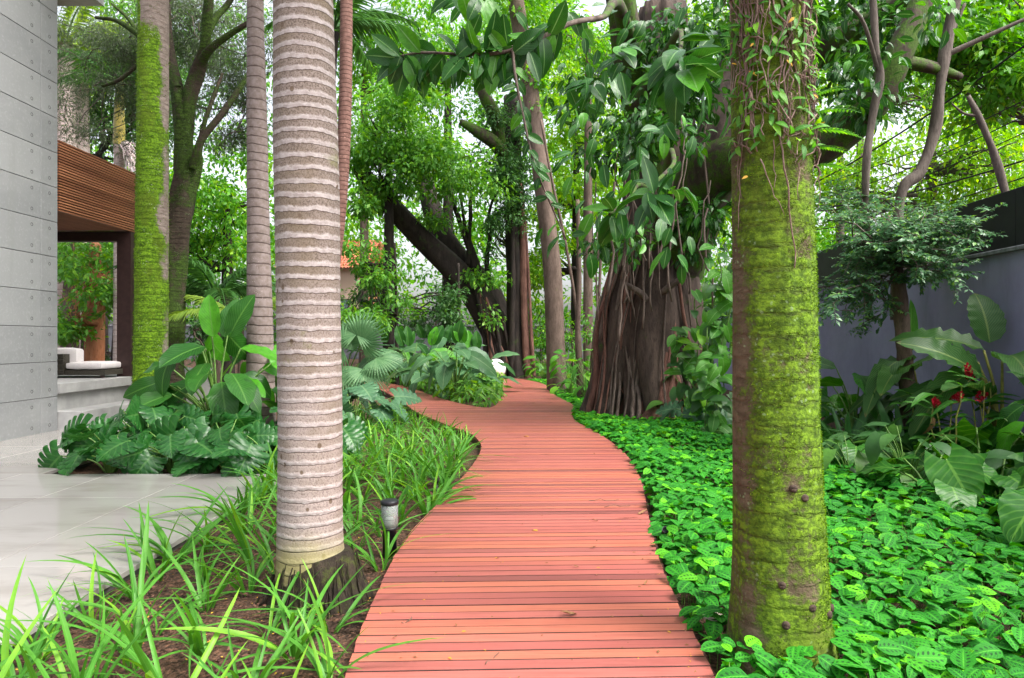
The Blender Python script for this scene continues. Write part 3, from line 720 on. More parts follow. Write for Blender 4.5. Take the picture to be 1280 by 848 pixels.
# ------------------------------------------------------------------ palms
FR = None
def palm_crown(th, top, n=9, L=2.6, mat=None, zb=.35):
    m = frond_t(40, 1, .30, .55).mesh('frond', mat or L_palm)
    for k in range(n):
        a = k / n * 2 * math.pi + R(-.2, .2); e = R(.15, 1.0)
        inst(m, 'frond', th, top, (math.cos(a), math.sin(a), e), (0, 0, 1), L * R(.85, 1.1))
def ring_trunk(pts, seg, spacing, depth, n=40, flare=None, lean=None, mossf=None, jag=.0):
    """palm trunk with ring scars; pts rows are x,y,z,r"""
    c = catmull(pts, n); L = np.concatenate([[0], np.cumsum(np.linalg.norm(np.diff(c[:, :3], axis=0), axis=1))])
    ph0 = rng.uniform(0, 6.3, 6)
    rcoord = lambda l: l / spacing + .35 * np.sin(l * 1.7 + ph0[0]) + .15 * np.sin(l * 4.1 + ph0[1])
    def rf(th, l):
        r = rcoord(l) + .06 * np.sin(th + ph0[2]) + .03 * np.sin(3 * th + ph0[3] + l * 2)
        f = r - np.floor(r)
        w = 1 + depth * (np.where(f < .08, -.9, .8 * (1 - f))) + .012 * np.sin(2 * th + l * .7) + .006 * np.sin(5 * th + l * 5)
        return w if flare is None else w * flare(th, l)
    def at(V, uv):
        th = uv[:, 0] * 2 * np.pi; l = uv[:, 1]
        if mossf is not None: return mossf(V, th, l)
        return rcoord(l) + .06 * np.sin(th + ph0[2]) + .03 * np.sin(3 * th + ph0[3] + l * 2)
    return tube(c[:, :3], c[:, 3], seg, rf, True, at)

def build_royal():
    b = D(388, 742, 4.5); bz = -.12
    th = thing('royal_palm', 'pale ringed palm trunk with dark root base in the strap-leaf bed', 'palm tree', (b[0], b[1], bz))
    x = lambda u: (u - 640) / F * 4.5
    pts = [(x(389), 4.5, -.15, .235), (x(389), 4.5, .05, .222), (x(388), 4.5, .35, .208), (x(388), 4.5, 1.0, .203), (x(386), 4.5, 1.8, .202), (x(383), 4.5, 2.8, .206), (x(379), 4.5, 3.9, .19), (x(376), 4.5, 6.0, .17), (x(374), 4.5, 8.5, .15)]
    G().addt(ring_trunk(pts, 72, .080, .014, 80)).build('trunk', M_royal, th)
    # root collar: dark fibrous mass hugging the foot, thicker towards the path
    rt = G(); m = barkmat('dark palm root mass', (.014, .010, .007), (.045, .033, .022), 22, moss=(.07, .085, .018), lo=.50, hi=.66)
    prof = [(-.2, .35), (-.12, .315), (-.05, .285), (.03, .256), (.11, .232), (.18, .200)]
    p = np.array([(x(392) + .0, 4.49, z) for z, r in prof]); p[:, 0] += [.05, .05, .045, .04, .03, .02]
    def rf(t, l): return 1 + .04 * np.sin(7 * t + l * 9) + .03 * np.sin(17 * t + 13 * l) + .02 * np.sin(41 * t + 30 * l) + .05 * np.cos(t) - .16 * np.clip((l - .28), 0, 1) * (1 - np.cos(t - .3)) * 2.2
    c = catmull(np.c_[p, [r for z, r in prof]], 5); rt.addt(tube(c[:, :3], c[:, 3], 64, rf)).build('root_collar', m, th)
    for k in range(30):
        a = R(0, 2 * math.pi); r0 = .27; l = R(.06, .16)
        q = wig((x(392) + r0 * math.cos(a), 4.49 + r0 * math.sin(a), R(-.04, .05)), (x(392) + (r0 + l) * math.cos(a), 4.49 + (r0 + l) * math.sin(a), -.14), 6, .03)
        G().addt(tube(q, np.linspace(.013, .006, 6), 5)).build('root', m, th)
    for k in range(90):
        a = R(0, 2 * math.pi); z0 = R(.02, .20); rr = lambda z: np.interp(z, [-.15, -.05, .05, .15, .22], [.345, .30, .268, .243, .222]); pts = []
        for z in np.linspace(z0, -.15, 6):
            a += R(-.05, .05); pts.append((x(392) + .045 + rr(z) * 1.02 * math.cos(a), 4.49 + rr(z) * 1.02 * math.sin(a), z))
        G().addt(tube(pts, np.linspace(.004, .009, 6), 4)).build('root', m, th)
    palm_crown(th, (x(374), 4.5, 8.6), 8, 3.0)
build_royal()

M_tuft = leafmat('moss tuft', (.042, .10, .006), (.13, .245, .012), None, .2, .8, 0, young=(.22, .38, .02), spec=.1)
def moss_tufts(th, T, n, size, wt, cz):
    """tiny moss shoots standing off a trunk surface where wt(V) is high"""
    V, Q_ = T[0], T[1]; f = Q_[rng.integers(0, len(Q_), n * 4)]; a, b = rng.uniform(0, 1, (2, n * 4, 1))
    p = V[f[:, 0]] * (1 - a) * (1 - b) + V[f[:, 1]] * a * (1 - b) + V[f[:, 2]] * a * b + V[f[:, 3]] * (1 - a) * b
    x, y, z = p.T * (1 / .09); nz = np.sin(x * 1.3 + 2 * np.sin(z * .7)) * np.sin(z * 1.1 + 1.5 * np.sin(y * .9)) + .7 * np.sin(x * 3.1 + z * 2.3) * np.sin(z * 3.7 - y * 2.9) + .5 * np.sin(x * 7.7 - z * 6.1) * np.sin(z * 9.3 + x)
    k = (nz + wt(p) > rng.uniform(-.3, .6, len(p))) & (p[:, 2] < cz); p = p[k][:n]; m = len(p)
    c = V[:-1].reshape(-1, 3); o = p - np.c_[np.interp(p[:, 2], [c[:, 2].min(), c[:, 2].max()], [T[0][:72, 0].mean(), T[0][-73:-1, 0].mean()]), np.full(m, V[:, 1].mean()), p[:, 2]]
    o /= np.linalg.norm(o, axis=1)[:, None] + 1e-6; d = o + rng.normal(0, .55, (m, 3)); d[:, 2] -= .25
    tag(G().add(*cloud(blade_t(.5), p, d, rng.normal(0, 1, (m, 3)), rng.uniform(.5, 1.3, m) * size)).build('moss', M_tuft, th), None, kind='stuff')
def build_mossy_right():
    Y = 3.55; x = lambda u: (u - 640) / F * Y
    th = thing('mossy_palm', 'thick mossy trunk with woody vines standing in spotted ground cover', 'palm tree', (x(976), Y, -.12))
    pts = [(x(977), Y, -.16, .30), (x(976), Y, 0.0, .272), (x(975), Y, .18, .250), (x(974), Y, .5, .231), (x(971), Y, 1.0, .216), (x(968), Y, 1.6, .208), (x(965), Y, 2.3, .198), (x(961), Y, 3.2, .188), (x(958), Y, 5, .18), (x(955), Y, 8, .16)]
    def mf(V, t, l):
        dx = (V[:, 0] - np.interp(V[:, 2], [-.16, 1.6, 3.2], [x(977), x(968), x(961)])) / .21
        return np.clip(.13 + .22 * np.exp(-((dx - .95) / .25) ** 2) - .20 * np.exp(-((dx + 1.0) / .2) ** 2) + .05 * np.sin(V[:, 2] * 2.3 + 1) - .10 * np.exp(-((V[:, 2] - .45) / .35) ** 2) * (dx > -.2) - .10 * ((V[:, 2] > 2.0) & (dx > -.05) & (dx < .8)), -.4, .4) + 1e-6  # moss bias: right edge brighter, left darker, standing in for side light
    fl = lambda t, l: 1 + .025 * np.sin(5 * t + 1) * np.exp(-l * 1.2) + .012 * np.sin(9 * t + l * 2)
    T = ring_trunk(pts, 72, .11, .0035, 65, fl, mossf=mf); G().addt(T).build('trunk', M_moss_r, th)
    moss_tufts(th, T, 21000, .010, lambda p: -.15 + .9 * np.exp(-(((p[:, 0] - x(968)) / .21 - .95) / .25) ** 2) - .9 * np.exp(-(((p[:, 0] - x(968)) / .21 + 1.0) / .25) ** 2) + .35 * np.clip(p[:, 2] - .8, 0, 1) - .6 * np.exp(-((p[:, 2] - .4) / .35) ** 2), 3.9)  # tufts crowd the right edge so it looks brighter, as if side-lit
    knot = plain('dark bark knot', (.05, .032, .022), .9, .4, 40, .5)
    for u, v in ((970, 610), (985, 622), (958, 778), (992, 757), (1033, 770), (1022, 772), (955, 730)):
        z = H - (v - 424) / F * (Y - .2); rr = np.interp(z, [0, .5, 1.6], [.272, .231, .208]); dx = (u - np.interp(v, [424, 830], [967, 976])) / F * (Y - .2); dy = math.sqrt(max(.0, rr * rr - dx * dx))
        c = np.array([x(np.interp(v, [424, 830], [967, 976])) + dx, Y - dy, z]); nrm = np.array([dx, -dy, 0]) / rr
        G().addt(tube(np.array([c - nrm * .02, c + nrm * .002, c + nrm * .005, c + nrm * .002]), [.022, .019, .013, .004], 9)).build('knot', knot, th)
    palm_crown(th, (x(955), Y, 8.1), 8, 3.0)
    # woody climber wrapped round the upper trunk
    cl = thing('climbing_vine', 'tangled woody vine with small leaves wrapped around the upper mossy trunk', 'vine', (x(962), Y, 2.5))
    def surf(a, z, o): r = np.interp(z, [1.6, 2.3, 3.2, 5], [.208, .198, .188, .18]) + o; cx = np.interp(z, [1.6, 3.2, 5], [x(968), x(961), x(958)]); return np.array([cx + r * math.sin(a), Y - r * math.cos(a), z])
    for k in range(30):                                             # near-vertical stems
        a = random.choice([-1.15, -1.0, -.85, -.2, .75, .95, 1.15, R(-1.3, 1.3)]) + R(-.14, .14); z = 4.6; zend = random.choice([2.5, 2.55, 2.6, 2.65, 2.7, 2.75, 2.8, 2.6]) if k % 10 else R(1.9, 2.3) ; pts = []
        while z > zend:
            pts.append(surf(a, z, R(.004, .02))); z -= R(.05, .10); a += R(-.11, .11)
        rr = R(.003, .009); n = len(pts); G().addt(tube(catmull(pts, 2), rr * np.linspace(1, .5, 2 * n - 1), 5)).build('stem', M_vine, cl)
    for k in range(170):                                             # short criss-cross twigs
        a = R(-1.4, 1.4); z = R(2.45, 3.75); da = R(-.8, .8); dz = R(-.28, .3); n = 6
        pts = [surf(a + da * i / n + R(-.05, .05), z + dz * i / n + R(-.015, .015), R(.006, .045)) for i in range(n + 1)]
        G().addt(tube(pts, np.linspace(R(.002, .0055), .0016, n + 1), 4)).build('stem', M_vine, cl)
    lm = lmesh('leaf', leaf_t(.32, 5, 1, .35, .2, .75, .8), L_vine); lm2 = lmesh('leaf', leaf_t(.3, 5, 1, .3, .2, .75, .8), L_mid)
    for k in range(420):
        a = R(-1.5, 1.5); z = R(2.55, 3.8); p = surf(a, z, .02); out = np.array([math.sin(a), -math.cos(a), 0])
        inst(random.choice([lm, lm, lm2]), 'leaf', cl, p, out * R(.2, .9) + np.array([R(-.8, .8), R(-.3, .3), R(-.9, .5)]), out + np.array([0, 0, .7]), R(.04, .10))
    yl = lmesh('leaf', leaf_t(.35, 4, 1, .3, .2), L_yellow)
    for k in range(8):
        a = R(-1.2, 1.2); inst(yl, 'leaf', cl, surf(a, R(2.4, 3.3), .03), (R(-1, 1), -.4, R(-1, .3)), (0, -1, .4), R(.03, .05))
    # fern growing from the right side of the trunk
    f = thing('trunk_fern', 'light green fern growing out of the side of the vine-wrapped trunk', 'fern', surf(1.4, 2.85, 0))
    fm = G()
    t = np.linspace(0, 1, 8); path = np.stack([0 * t, t, .15 * t - .45 * t * t], -1); fm.addt(tube(path, .008, 4))
    for k in range(12):
        tt = .1 + .88 * k / 12; c = np.array([0, tt, .15 * tt - .45 * tt * tt])
        for sd in (-1, 1): fm.add(*cloud(leaf_t(.3, 3, 1, .2, .1), c[None], np.array([[sd, .5, 0.]]), np.array([[0, 0, 1.]]), np.array([.28 * math.sin(math.pi * (.15 + .8 * tt))])))
    fmm = fm.mesh('frond', L_vine)
    for k in range(5): inst(fmm, 'frond', f, surf(1.35 + R(-.15, .15), 2.5 + k * .085, .01), (1, R(-.7, .2), R(-.1, .6)), (0, 0, 1), R(.16, .26))
build_mossy_right()

def build_other_palms():
    # mossy palm in the monstera bed
    Y = 12.3; x = lambda u: (u - 640) / F * Y
    th = thing('mossy_palm', 'palm trunk with bright moss on one side beside the pavilion post', 'palm tree', (x(190), Y, -.12))
    pts = [(x(188), Y, -.2, .33), (x(188), Y, .6, .29), (x(189), Y, 1.6, .278), (x(190), Y, 3.5, .275), (x(191), Y, 5.5, .265), (x(192), Y, 8, .25), (x(193), Y, 11, .22)]
    mf = lambda V, t, l: np.clip(.26 - 1.15 * np.clip((V[:, 0] - x(190)) / .28 - .72 + .12 * np.sin(V[:, 2] * 2.1) + .08 * np.sin(V[:, 2] * 7), 0, 1) - .5 * np.clip((V[:, 2] - 6.6) / 1.2, 0, 1) * (V[:, 0] > x(183)) - .22 * np.exp(-((V[:, 2] - 5.9) / .25) ** 2), -.6, .4) + 1e-6
    T = ring_trunk(pts, 48, .13, .012, 70, mossf=mf); G().addt(T).build('trunk', M_moss_l, th)
    moss_tufts(th, T, 7000, .026, lambda p: .5 - 2.6 * np.clip((p[:, 0] - x(190)) / .28 - .55, 0, 1) - 1.5 * np.clip(p[:, 2] - 6.6, 0, 1), 8.0)
    palm_crown(th, (x(193), Y, 11), 8, 3.2)
    # slim grey palm
    Y = 11.6; x = lambda u: (u - 640) / F * Y
    th = thing('slim_palm', 'slim grey ringed palm rising behind the big broad-leaf clump', 'palm tree', (x(326), Y, -.12))
    pts = [(x(327), Y, -.2, .25), (x(326), Y, .5, .235), (x(325), Y, 1.8, .212), (x(323), Y, 3.5, .185), (x(321), Y, 5.5, .165), (x(319), Y, 7.4, .135), (x(318), Y, 10.5, .12)]
    G().addt(ring_trunk(pts, 32, .16, .02, 60)).build('trunk', M_grey_palm, th)
    palm_crown(th, (x(318), Y, 10.5), 9, 3.0)
    # curved red-brown palm behind the royal palm
    Y = 9.5; x = lambda u: (u - 640) / F * Y
    th = thing('curved_palm', 'slender curving red brown palm close behind the pale ringed trunk', 'palm tree', (x(405), Y, -.12))
    pts = [(x(398), Y, -.2, .13), (x(402), Y, .8, .115), (x(412), Y, 2.2, .10), (x(424), Y, 3.4, .095), (x(431), Y, 4.7, .09), (x(433), Y, 6.5, .085), (x(432), Y, 9, .08)]
    G().addt(ring_trunk(pts, 28, .06, .03, 60)).build('trunk', M_brown_palm, th)
    palm_crown(th, (x(432), Y, 9), 8, 2.4)
    # pale palms beyond the pavilion
    for u, Y, r, zt, lab in ((82, 24, .32, 12.0, 'pale palm trunk rising above the pavilion roof next to the concrete wall'), (98, 25, .36, 11.2, 'thicker pale palm trunk beside another above the pavilion roof')):
        x = (u - 640) / F * Y; th = thing('pale_palm', lab, 'palm tree', (x, Y, -.1), 'pale palms behind the pavilion')
        G().addt(ring_trunk([(x, Y, -.2, r), (x + .05, Y, 5, r), (x, Y, zt, r * .9)], 20, .2, .02, 40)).build('trunk', M_pale_palm, th)
        palm_crown(th, (x, Y, zt), 9, 3.2, L_ypalm)
    Y = 20; x = (149 - 640) / F * Y; th = thing('flowering_palm', 'yellow-necked palm with hanging white flower spray above the pavilion', 'palm tree', (x, Y, -.1))
    G().addt(ring_trunk([(x, Y, -.2, .17), (x, Y, 4, .15), (x, Y, 7.4, .15)], 18, .16, .02, 40)).build('trunk', M_pale_palm, th)
    G().addt(tube([(x, Y, 7.3), (x, Y, 8.0), (x + .02, Y, 9.2)], [.17, .15, .10], 14)).build('crownshaft', plain('yellow crownshaft', (.40, .32, .07), .4), th)
    fl = G()
    for k in range(60):
        a = R(-1.2, 1.8); q = wig((x + .12, Y - .1, 7.3), (x + .45 + .35 * math.cos(a) * R(.3, 1), Y - .15 + R(-.3, .3), 6.6 + R(-.5, .6)), 6, .06, -.12); fl.addt(tube(q, .013, 4))
    fl.build('flower_spray', plain('white pink flower spray', (.75, .62, .62), .7), th)
    palm_crown(th, (x, Y, 9.2), 8, 2.6)
    # low feather palm behind the broad-leaf clump
    for (u, v, Y, n, L, mat, lab) in ((270, 372, 17, 11, 2.3, L_palm, 'feathery green palm behind the broad-leaf clump'), (300, 402, 15, 6, 1.6, L_ypalm, 'young yellow green palm behind the broad-leaf clump')):
        p = D(u, v, Y); th = thing('feather_palm', lab, 'palm', (p[0], p[1], -.12))
        G().addt(ring_trunk([(p[0], p[1], -.2, .09), (p[0] + .03, p[1], p[2] * .5, .08), (p[0], p[1], p[2], .07)], 12, .1, .03, 12)).build('trunk', M_brown, th)
        palm_crown(th, p, n, L, mat)
    p = D(418, 78, 16); th = thing('drooping_palm', 'dark palm with long drooping fronds behind the curved palm', 'palm tree', (p[0], p[1], -.12))
    G().addt(ring_trunk([(p[0] - .55, p[1], -.2, .14), (p[0] - .35, p[1], p[2] * .5, .12), (p[0], p[1], p[2] + .7, .11)], 14, .1, .03, 16)).build('trunk', M_darkbark, th)
    palm_crown(th, p + [0, 0, .8], 10, 2.3, L_palm)
build_other_palms()

# ------------------------------------------------------------------ broadleaf trees
T_small = leaf_t(.45, 2, 1, .25, .2, .8, .8)
T_oval = leaf_t(.42, 2, 1, .3, .2, .8, .8)
T_need = blade_t(.13)
T_far = blade_t(.5)
def crown_leaves(g, centers, per, spread, tp, size, droop=.4, out=None):
    C = np.repeat(centers, per, 0); N = len(C)
    sp = np.repeat(spread if np.ndim(spread) else np.full(len(centers), spread), per)
    o = unit(N) * (rng.uniform(0, 1, N) ** .5 * sp)[:, None]; o[:, 2] *= .6
    d = o / (np.linalg.norm(o, axis=1)[:, None] + 1e-6) + rng.normal(0, .5, (N, 3)); d[:, 2] -= droop
    up = rng.normal(0, .45, (N, 3)); up[:, 2] += 1
    g.add(*cloud(tp, C + o, d, up, size * rng.uniform(.65, 1.25, N)))
def ell(c, r, n, bias=.5):
    v = unit(n) * (rng.uniform(0, 1, n) ** bias)[:, None]; return np.asarray(c) + v * np.asarray(r)
def px_ell(u, v, Y, ru, rv, rd, n, bias=.45):
    r = np.array([ru * Y / F, rd, rv * Y / F]); k = max(3, n // 9); sub = ell(D(u, v, Y), r * 1.05, k, .35); sc = rng.uniform(.16, .46, k)
    i = rng.integers(0, k, n); return sub[i] + np.clip(rng.normal(0, 1, (n, 3)), -1.6, 1.6) * r * sc[i][:, None] * [1, 1, .75]
def tree(name, label, base, trunk, crowns, lmat, tp, size, per=34, spread=.6, bark=None, group=None, limbs=5, droop=.4, cat='tree', seg=12):
    """trunk: rows x,y,z,r; crowns: (u,v,Y,ru,rv,depth,clusters) ellipsoids in photo directions, at their own distance"""
    th = thing(name, label, cat, base, group); c = catmull(trunk, 8)
    ph = R(0, 6)
    G().addt(tube(c[:, :3], c[:, 3], seg, lambda t, l: 1 + .07 * np.sin(3 * t + ph + l * .6) + .05 * np.sin(5 * t - l * 1.3 + ph))).build('trunk', bark or M_darkbark, th)
    cl = np.vstack([px_ell(*k) for k in crowns]); g = G()
    crown_leaves(g, cl, per, spread * rng.uniform(.6, 1.3, len(cl)), tp, size, droop)
    tag(g.build('crown', lmat, th), None, kind='stuff')
    # limbs to the heart of each crown, thin branches to its clumps
    low = c[len(c) // 2:]
    tw = G()
    for k in crowns:
        ctr = D(k[0], k[1], k[2]); s = low[np.argmin(np.linalg.norm(low[:, :3] - ctr, axis=1) + .6 * np.maximum(0, low[:, 2] - ctr[2]))]
        for j in range(limbs):
            e = ell(ctr, (k[3] * k[2] / F * .7, k[5] * .7, k[4] * k[2] / F * .7), 1)[0]; q = wig(s[:3], e, 9, .35 * np.linalg.norm(e - s[:3]) * .3)
            r0 = min(s[3] * .55, .12); tw.addt(tube(q, np.linspace(r0, .012, 9), 6))
            for i in rng.integers(0, len(cl), 5):
                if np.linalg.norm(cl[i] - q[6]) < 3.0: tw.addt(tube(wig(q[6], cl[i], 5, .15), np.linspace(.018, .005, 5), 4))
    tag(tw.build('branches', bark or M_darkbark, th), None, kind='stuff')
    return th
def straight(u, Y, z1, r, lean=0.0, r1=None):
    x = (u - 640) / F * Y; z0 = float(zg(x, Y)); return [(x, Y, z0 - .2, r * 1.25), (x + lean * .1, Y, z0 + .4, r), (x + lean * .5, Y, z1 * .55, r * .85), (x + lean, Y, z1, r1 or r * .5)]
def gbase(u, Y):
    x = (u - 640) / F * Y; return (x, Y, float(zg(x, Y)))

def build_trees():
    # forked mossy tree behind the monstera bed
    Y = 14.6; d = lambda u, v, dy=0: D(u, v, Y + dy)
    th = thing('forked_tree', 'dark mossy tree forking into crooked limbs behind the mossy palm', 'tree', gbase(222, Y))
    def limb(pts, nm='limb', seg=14, mat=M_moss_t):
        c = catmull([(*d(u, v, dy), r) for u, v, r, dy in pts], 8); ph = R(0, 6)
        return G().addt(tube(c[:, :3], c[:, 3], seg, lambda t, l: 1 + .10 * np.sin(3 * t + ph + l * 2) + .08 * np.sin(5 * t - l * 3.3 + ph), True, lambda V, uv: .03 + .10 * np.sin(V[:, 2] * 1.7 + V[:, 0] * 3))).build(nm, mat, th)
    limb([(214, 550, .34, 0), (215, 430, .24, 0), (218, 340, .23, 0), (224, 280, .25, 0), (231, 235, .26, 0), (235, 205, .26, 0), (237, 190, .22, 0)], 'trunk', 20)
    limb([(231, 215, .2, 0), (229, 160, .18, 0), (222, 115, .14, 0), (212, 70, .11, .2), (209, 20, .09, .4), (205, -60, .08, .6)])
    limb([(232, 175, .14, 0), (236, 125, .15, 0), (246, 92, .14, 0), (256, 60, .11, -.2), (260, 20, .10, -.3), (264, -40, .09, -.4)])
    limb([(250, 80, .09, -.1), (262, 62, .08, -.3), (285, 45, .06, -.4), (312, 28, .045, -.5)])
    limb([(258, 45, .08, -.2), (268, 25, .07, 0), (285, 5, .06, .3), (300, -20, .04, .5)])
    limb([(243, 210, .11, -.2), (247, 190, .085, -.3), (254, 172, .075, -.3), (278, 142, .065, -.2), (300, 110, .055, 0), (315, 85, .04, .2)])
    limb([(250, 178, .05, -.3), (257, 150, .045, -.3), (268, 118, .04, 0), (278, 92, .03, .4)])
    limb([(222, 110, .07, -.1), (190, 60, .06, .3), (150, 28, .05, .6), (120, 22, .035, 1)])
    limb([(213, 80, .06, .2), (180, 78, .05, .9), (150, 100, .04, 1.2), (128, 108, .03, 1.4)])
    limb([(222, 120, .05, 0), (185, 75, .05, .5), (165, 30, .04, .9), (140, 5, .03, 1.2)])
    g = G(); tw = G()
    for (u, v, ru, rv, n) in ((135, 45, 75, 60, 150), (135, 140, 65, 50, 80), (285, 60, 60, 70, 120), (270, 150, 50, 40, 50), (215, 20, 60, 40, 60)):
        cl = px_ell(u, v, 17.4, ru, rv, 1.3, n); crown_leaves(g, cl, 95, .45, T_need, .15, .2)
        for k in range(n // 3):
            a, b = cl[k], cl[(k * 7 + 3) % n]
            if np.linalg.norm(a - b) < 1.6: tw.addt(tube(wig(a, b, 6, .2), np.linspace(.018, .006, 6), 4))
    tag(g.build('crown', L_grey, th), None, kind='stuff'); tag(tw.build('branches', M_thin, th), None, kind='stuff')

    # backdrop trees, left to right
    BG = 'trees filling the back of the garden'
    tree('leafy_tree', 'bright green leafy tree between the forked tree and the slim palm', gbase(285, 23), straight(285, 23, 6.5, .22), [(285, 255, 23, 70, 75, 2.2, 150), (240, 330, 24, 60, 40, 2, 60)], L_bright, T_oval, .22, 40, .55, group=BG)
    tree('leafy_tree', 'dark tree behind the pavilion roof and flowering palm', gbase(125, 27), straight(125, 27, 9, .3), [(130, 190, 27, 70, 75, 2.5, 120), (170, 110, 27, 80, 60, 2.5, 90)], L_dark, T_oval, .24, 40, .7, group=BG)
    tree('leafy_tree', 'tall pale green tree above the pavilion roof', gbase(60, 32), straight(60, 32, 16, .35), [(110, 70, 32, 90, 80, 3, 120), (230, 70, 33, 120, 90, 3, 130)], L_mid, T_oval, .28, 40, .9, group=BG)
    tree('leafy_tree', 'leafy tree with orange brown trunk seen through the open pavilion', gbase(119, 21), straight(119, 21, 4.6, .3), [(120, 345, 21, 55, 45, 1.5, 90), (95, 400, 20, 25, 25, 1, 18)], L_mid, T_oval, .22, 36, .5, M_redtrunk, BG)
    for u, Y, r, mt, lab in ((84, 22.5, .28, M_brown, 'grey trunk just past the concrete corner through the pavilion'), (103, 23, .13, M_brown, 'thin brown trunk next to the orange brown one'), (145, 23, .2, M_darkbark, 'dark trunk beside the pavilion post'), (110, 25, .12, M_ystem, 'thin yellow green trunk behind the orange brown one')):
        x = (u - 640) / F * Y; th = tree('slender_tree', lab, gbase(u, Y), straight(u, Y, 5.5, r, .3), [(u + R(-8, 8), 320, Y, 26, 26, 1, 26)], L_mid, T_oval, .2, 30, .5, mt, BG, 3)
    tree('leafy_tree', 'dense mid green tree over the leaning dark trunks', gbase(486, 27), straight(486, 27, 9, .25), [(490, 160, 27, 75, 55, 2.5, 150), (545, 205, 27, 60, 42, 2, 100), (470, 225, 26, 45, 40, 2, 60)], L_mid, T_oval, .26, 40, .6, group=BG)
    tree('leafy_tree', 'glossy tree with pale green leaves high above the boardwalk fork', gbase(560, 33), straight(560, 33, 14, .3), [(500, 40, 33, 95, 70, 3, 140), (590, 60, 34, 60, 80, 3, 90)], L_bright, T_oval, .28, 40, .8, group=BG)
    tree('leafy_tree', 'lime green tree behind the straight brown trunk', gbase(720, 34), straight(720, 34, 12, .25), [(725, 130, 34, 50, 90, 3, 130), (715, 250, 33, 45, 60, 2.5, 90), (680, 330, 34, 40, 60, 2.5, 60)], L_lime, T_oval, .27, 40, .7, group=BG)
    tree('leafy_tree', 'lime green tree behind the crown of the rubber fig', gbase(830, 30), straight(830, 30, 12, .25), [(850, 210, 30, 80, 80, 3, 110), (800, 60, 31, 90, 80, 3, 120)], L_lime, T_oval, .27, 40, .8, group=BG)
    tree('leafy_tree', 'small green tree with dangling branches in front of the leaning trunks', gbase(497, 24), straight(497, 24, 5, .07, -.1), [(462, 330, 24, 38, 30, 1.2, 44), (480, 390, 24, 45, 22, 1.3, 50)], L_mid, T_oval, .24, 30, .42, M_darkbark, BG, 5)
    tree('leafy_tree', 'small dark tree with dense crown under the leaning trunk', gbase(573, 26), straight(573, 26, 4.5, .1), [(568, 385, 26, 20, 30, 1, 36), (455, 375, 25, 30, 30, 1.5, 40)], L_dark, T_oval, .22, 34, .5, M_darkbark, BG, 3)
    tree('ivy_tree', 'ivy-clad tree with a mossy forked limb above the boardwalk fork', gbase(646, 31.5), straight(646, 31.5, 13, .28), [(638, 230, 28.4, 26, 70, .9, 90), (625, 165, 28.5, 40, 45, 1.2, 60), (616, 290, 28.4, 16, 30, .8, 22)], L_dark, T_small, .17, 46, .45, M_limb, BG, 4)
    th = bpy.data.objects['ivy_tree']
    c = catmull([(*D(643, 240, 31), .3), (*D(624, 187, 28.4), .28), (*D(600, 167, 27.6), .24), (*D(575, 152, 27.4), .12)], 6); G().addt(tube(c[:, :3], c[:, 3], 10)).build('limb', M_limb, th)
    c = catmull([(*D(630, 200, 28.8), .2), (*D(618, 145, 28), .28), (*D(604, 118, 27.6), .22), (*D(596, 92, 27.4), .1)], 6); G().addt(tube(c[:, :3], c[:, 3], 10)).build('limb', M_limb, th)
    # right side, beyond the wall
    tree('leafy_tree', 'yellow green tree bright against the sky behind the black screen', gbase(1165, 21), straight(1165, 21, 8, .2), [(1150, 215, 21, 110, 48, 2.4, 120), (1240, 200, 20, 70, 48, 2, 80), (1060, 250, 22, 60, 50, 2, 60)], L_lime, T_oval, .2, 34, .6, M_thin, BG, 6)
    tree('leafy_tree', 'broad green tree spreading high over the garden wall', gbase(1290, 17), straight(1300, 17, 7, .25), [(1210, 40, 16, 95, 52, 2, 170), (1265, 100, 15, 50, 40, 1.5, 60), (1120, 25, 16, 60, 40, 1.5, 60)], L_bright, T_oval, .24, 36, .5, M_thin, BG, 6)
    tree('leafy_tree', 'pale tree filling the gap right of the vine-wrapped trunk', gbase(1050, 30), straight(1050, 30, 12, .2), [(1040, 130, 30, 60, 120, 3, 110)], L_lime, T_oval, .26, 34, .8, M_thin, BG, 4)
    tree('leafy_tree', 'small-leaved tree high over the straight brown trunk', gbase(735, 27), straight(735, 27, 14, .2), [(690, 40, 26, 70, 50, 2, 100), (760, 110, 27, 40, 60, 2, 50)], L_bright, T_small, .2, 44, .6, M_brown, BG, 5)
    tree('leafy_tree', 'small-leaved tree behind the mossy limb of the rubber fig', gbase(1075, 22), straight(1075, 22, 10, .16), [(1060, 60, 22, 60, 60, 2, 80), (1150, 130, 23, 90, 40, 2, 80)], L_mid, T_small, .18, 44, .55, M_thin, BG, 6)
    tree('leafy_tree', 'airy lime tree rising above the overhead cables', gbase(1240, 26), straight(1240, 26, 12, .18), [(1240, 140, 26, 80, 50, 2.5, 80), (1140, 60, 27, 70, 50, 2.5, 50)], L_lime, T_small, .22, 40, .7, M_thin, BG, 6)
    tree('leafy_tree', 'small-leaved tree behind the curved palm', gbase(455, 35), straight(455, 35, 16, .25), [(470, 100, 35, 60, 90, 3, 110), (545, 110, 36, 60, 60, 3, 80)], L_bright, T_small, .26, 44, .8, M_brown, BG, 5)
